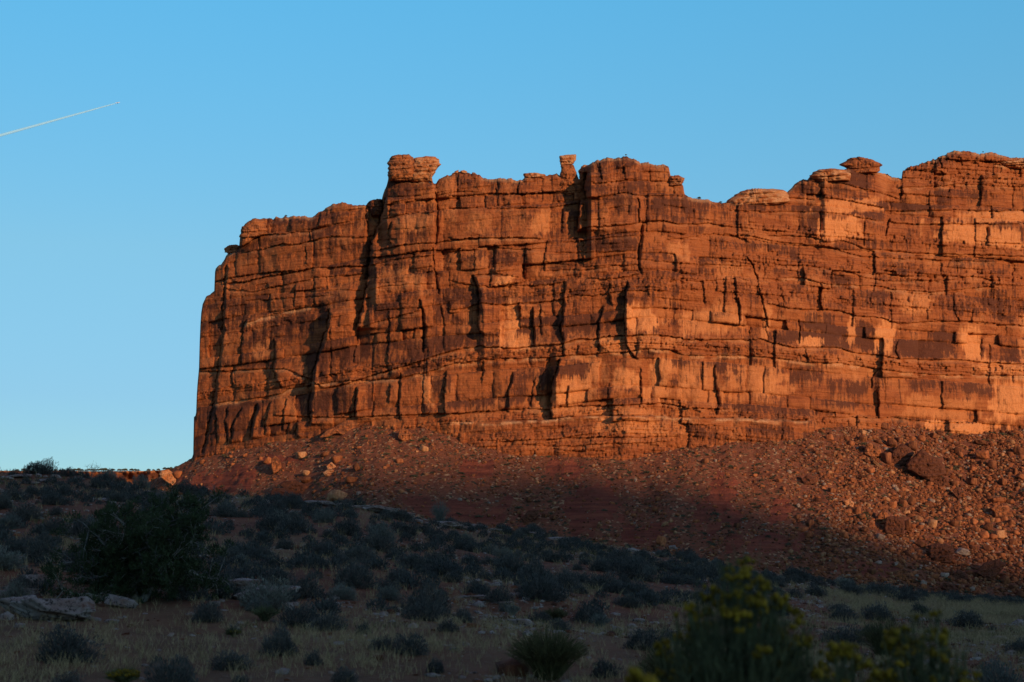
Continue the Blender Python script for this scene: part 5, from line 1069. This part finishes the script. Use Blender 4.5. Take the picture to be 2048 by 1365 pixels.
# ------------------------------------------------------------------ aircraft and its trail
def lathe(pr, n=12):
    p = np.array(pr); an = np.arange(n) / n * 2 * math.pi
    V = np.stack([np.repeat(p[:, 0:1], n, 1), p[:, 1:2] * np.cos(an), p[:, 1:2] * np.sin(an)], -1); return V.reshape(-1, 3), grid_faces(len(p), n, wrap=True)
n = NT('white_paint', .4); n.out(n.mix(0.0, (.8, .8, .8), (.8, .8, .8))); M['paint'] = n.m
AD = 11000.0; pA = pos(235.5, 206, AD); pB = pos(-60, 288, AD)
pl = bpy.data.objects.new('airplane', None); sc.collection.objects.link(pl); pl.location = tuple(pA)
dirv = (pA - pB) / np.linalg.norm(pA - pB); pl.rotation_euler = Vector(dirv.tolist()).to_track_quat('X', 'Z').to_euler()
link('fuselage', mesh_arrays('fuselage', *lathe([(-19, .1), (-16, 1), (-10, 1.9), (12, 2), (16, 1.6), (18.5, .7), (19, .05)]), M['paint'], smooth=True), pl)
def plate(pts, t):
    p = np.array(pts, float); V = np.concatenate([p + [0, 0, t], p - [0, 0, t]]); return V, np.array([[0, 1, 2, 3], [7, 6, 5, 4], [0, 4, 5, 1], [1, 5, 6, 2], [2, 6, 7, 3], [3, 7, 4, 0]])
for sd in (1, -1):
    link('wing', mesh_arrays('wing', *plate([(5, sd * 1.5, -.6), (-6, sd * 17, .6), (-8.5, sd * 17, .6), (-3, sd * 1.5, -.6)], .25), M['paint']), pl)
    link('engine', mesh_arrays('engine', *[q + (np.array([1, sd * 6, -1.6]) if i == 0 else 0) for i, q in enumerate(lathe([(-2, .4), (-1, .9), (1.5, 1.1), (2, .9)]))], M['paint']), pl)
    link('tailplane', mesh_arrays('tailplane', *plate([(-14, sd * .8, .4), (-17.5, sd * 6.5, .6), (-19, sd * 6.5, .6), (-18, sd * .8, .4)], .15), M['paint']), pl)
V_, F_ = plate([(-12, 0, 0), (-17, 6.5, 0), (-19, 6.5, 0), (-18, 0, 0)], .2); link('tail_fin', mesh_arrays('tail_fin', V_[:, [0, 2, 1]], F_, M['paint']), pl)
reg(pl, 'tiny white jet airliner at the tip of its vapour trail', 'airplane', None, 0, 0, None)
tm = bpy.data.materials.new('vapour'); tm.use_nodes = True; t_ = tm.node_tree; t_.nodes.clear(); d_ = t_.nodes.new('ShaderNodeBsdfDiffuse'); d_.inputs[0].default_value = (.55, .88, 1, 1); r_ = t_.nodes.new('ShaderNodeBsdfTransparent'); x_ = t_.nodes.new('ShaderNodeMixShader'); x_.inputs[0].default_value = .30
t_.links.new(r_.outputs[0], x_.inputs[1]); t_.links.new(d_.outputs[0], x_.inputs[2]); ot = t_.nodes.new('ShaderNodeOutputMaterial'); t_.links.new(x_.outputs[0], ot.inputs['Surface']); M['vapour'] = tm
t = np.linspace(0, 1, 40); ctr = (pA + (pB - pA) * 0.02)[None] * (1 - t[:, None]) + pB[None] * t[:, None]
rad = (2.0 + 4.6 * t ** .7) / 2 * AD / F
Vt, Ft = tube(ctr - pA, rad * 1.0, 14)
ct = link('contrail', mesh_arrays('contrail', Vt, Ft, M['vapour']), loc=tuple(pA)); ct['kind'] = 'stuff'; ct['label'] = 'thin white vapour trail widening behind the airliner'

# ------------------------------------------------------------------ word the labels: one for each thing
from collections import defaultdict
seen = defaultdict(list)
for e_ in LAB:
    o, what, px, py, where = e_
    if where is None: o['label'] = what; continue
    if where == 'rim': key = what
    elif where == 'hill':
        cr = float(itp(px, crestpx)); q = (py - cr) / (1365 - cr)
        b_ = 'on the crest' if q < .07 else 'high on the hill' if q < .28 else 'mid-hill' if q < .5 else 'low on the hill' if q < .72 else 'at the hill foot'
        key = f'{what} {b_}, {mark(px)}'
    else:
        t0 = float(itp(px, BASE)); t1 = float(itp(px, crestpx)); q = (py - t0) / max(t1 - t0, 1)
        b_ = 'atop the rubble' if q < .25 else 'on upper rubble' if q < .5 else 'on lower rubble' if q < .75 else 'at the rubble foot'
        key = f'{what} {b_}, {mark(px)}'
    seen[key].append((px, py, o))
for key, L in seen.items():
    L.sort(key=lambda q: q[0]); nL = len(L)
    for i, (px, py, o) in enumerate(L):
        k = i + 1
        wd = '' if nL == 1 else 'leftmost' if k == 1 else 'rightmost' if k == nL else (ORD[k] if k <= 10 else f'{k}th') + ' from left'
        o['label'] = key + (', ' + wd if wd else '')
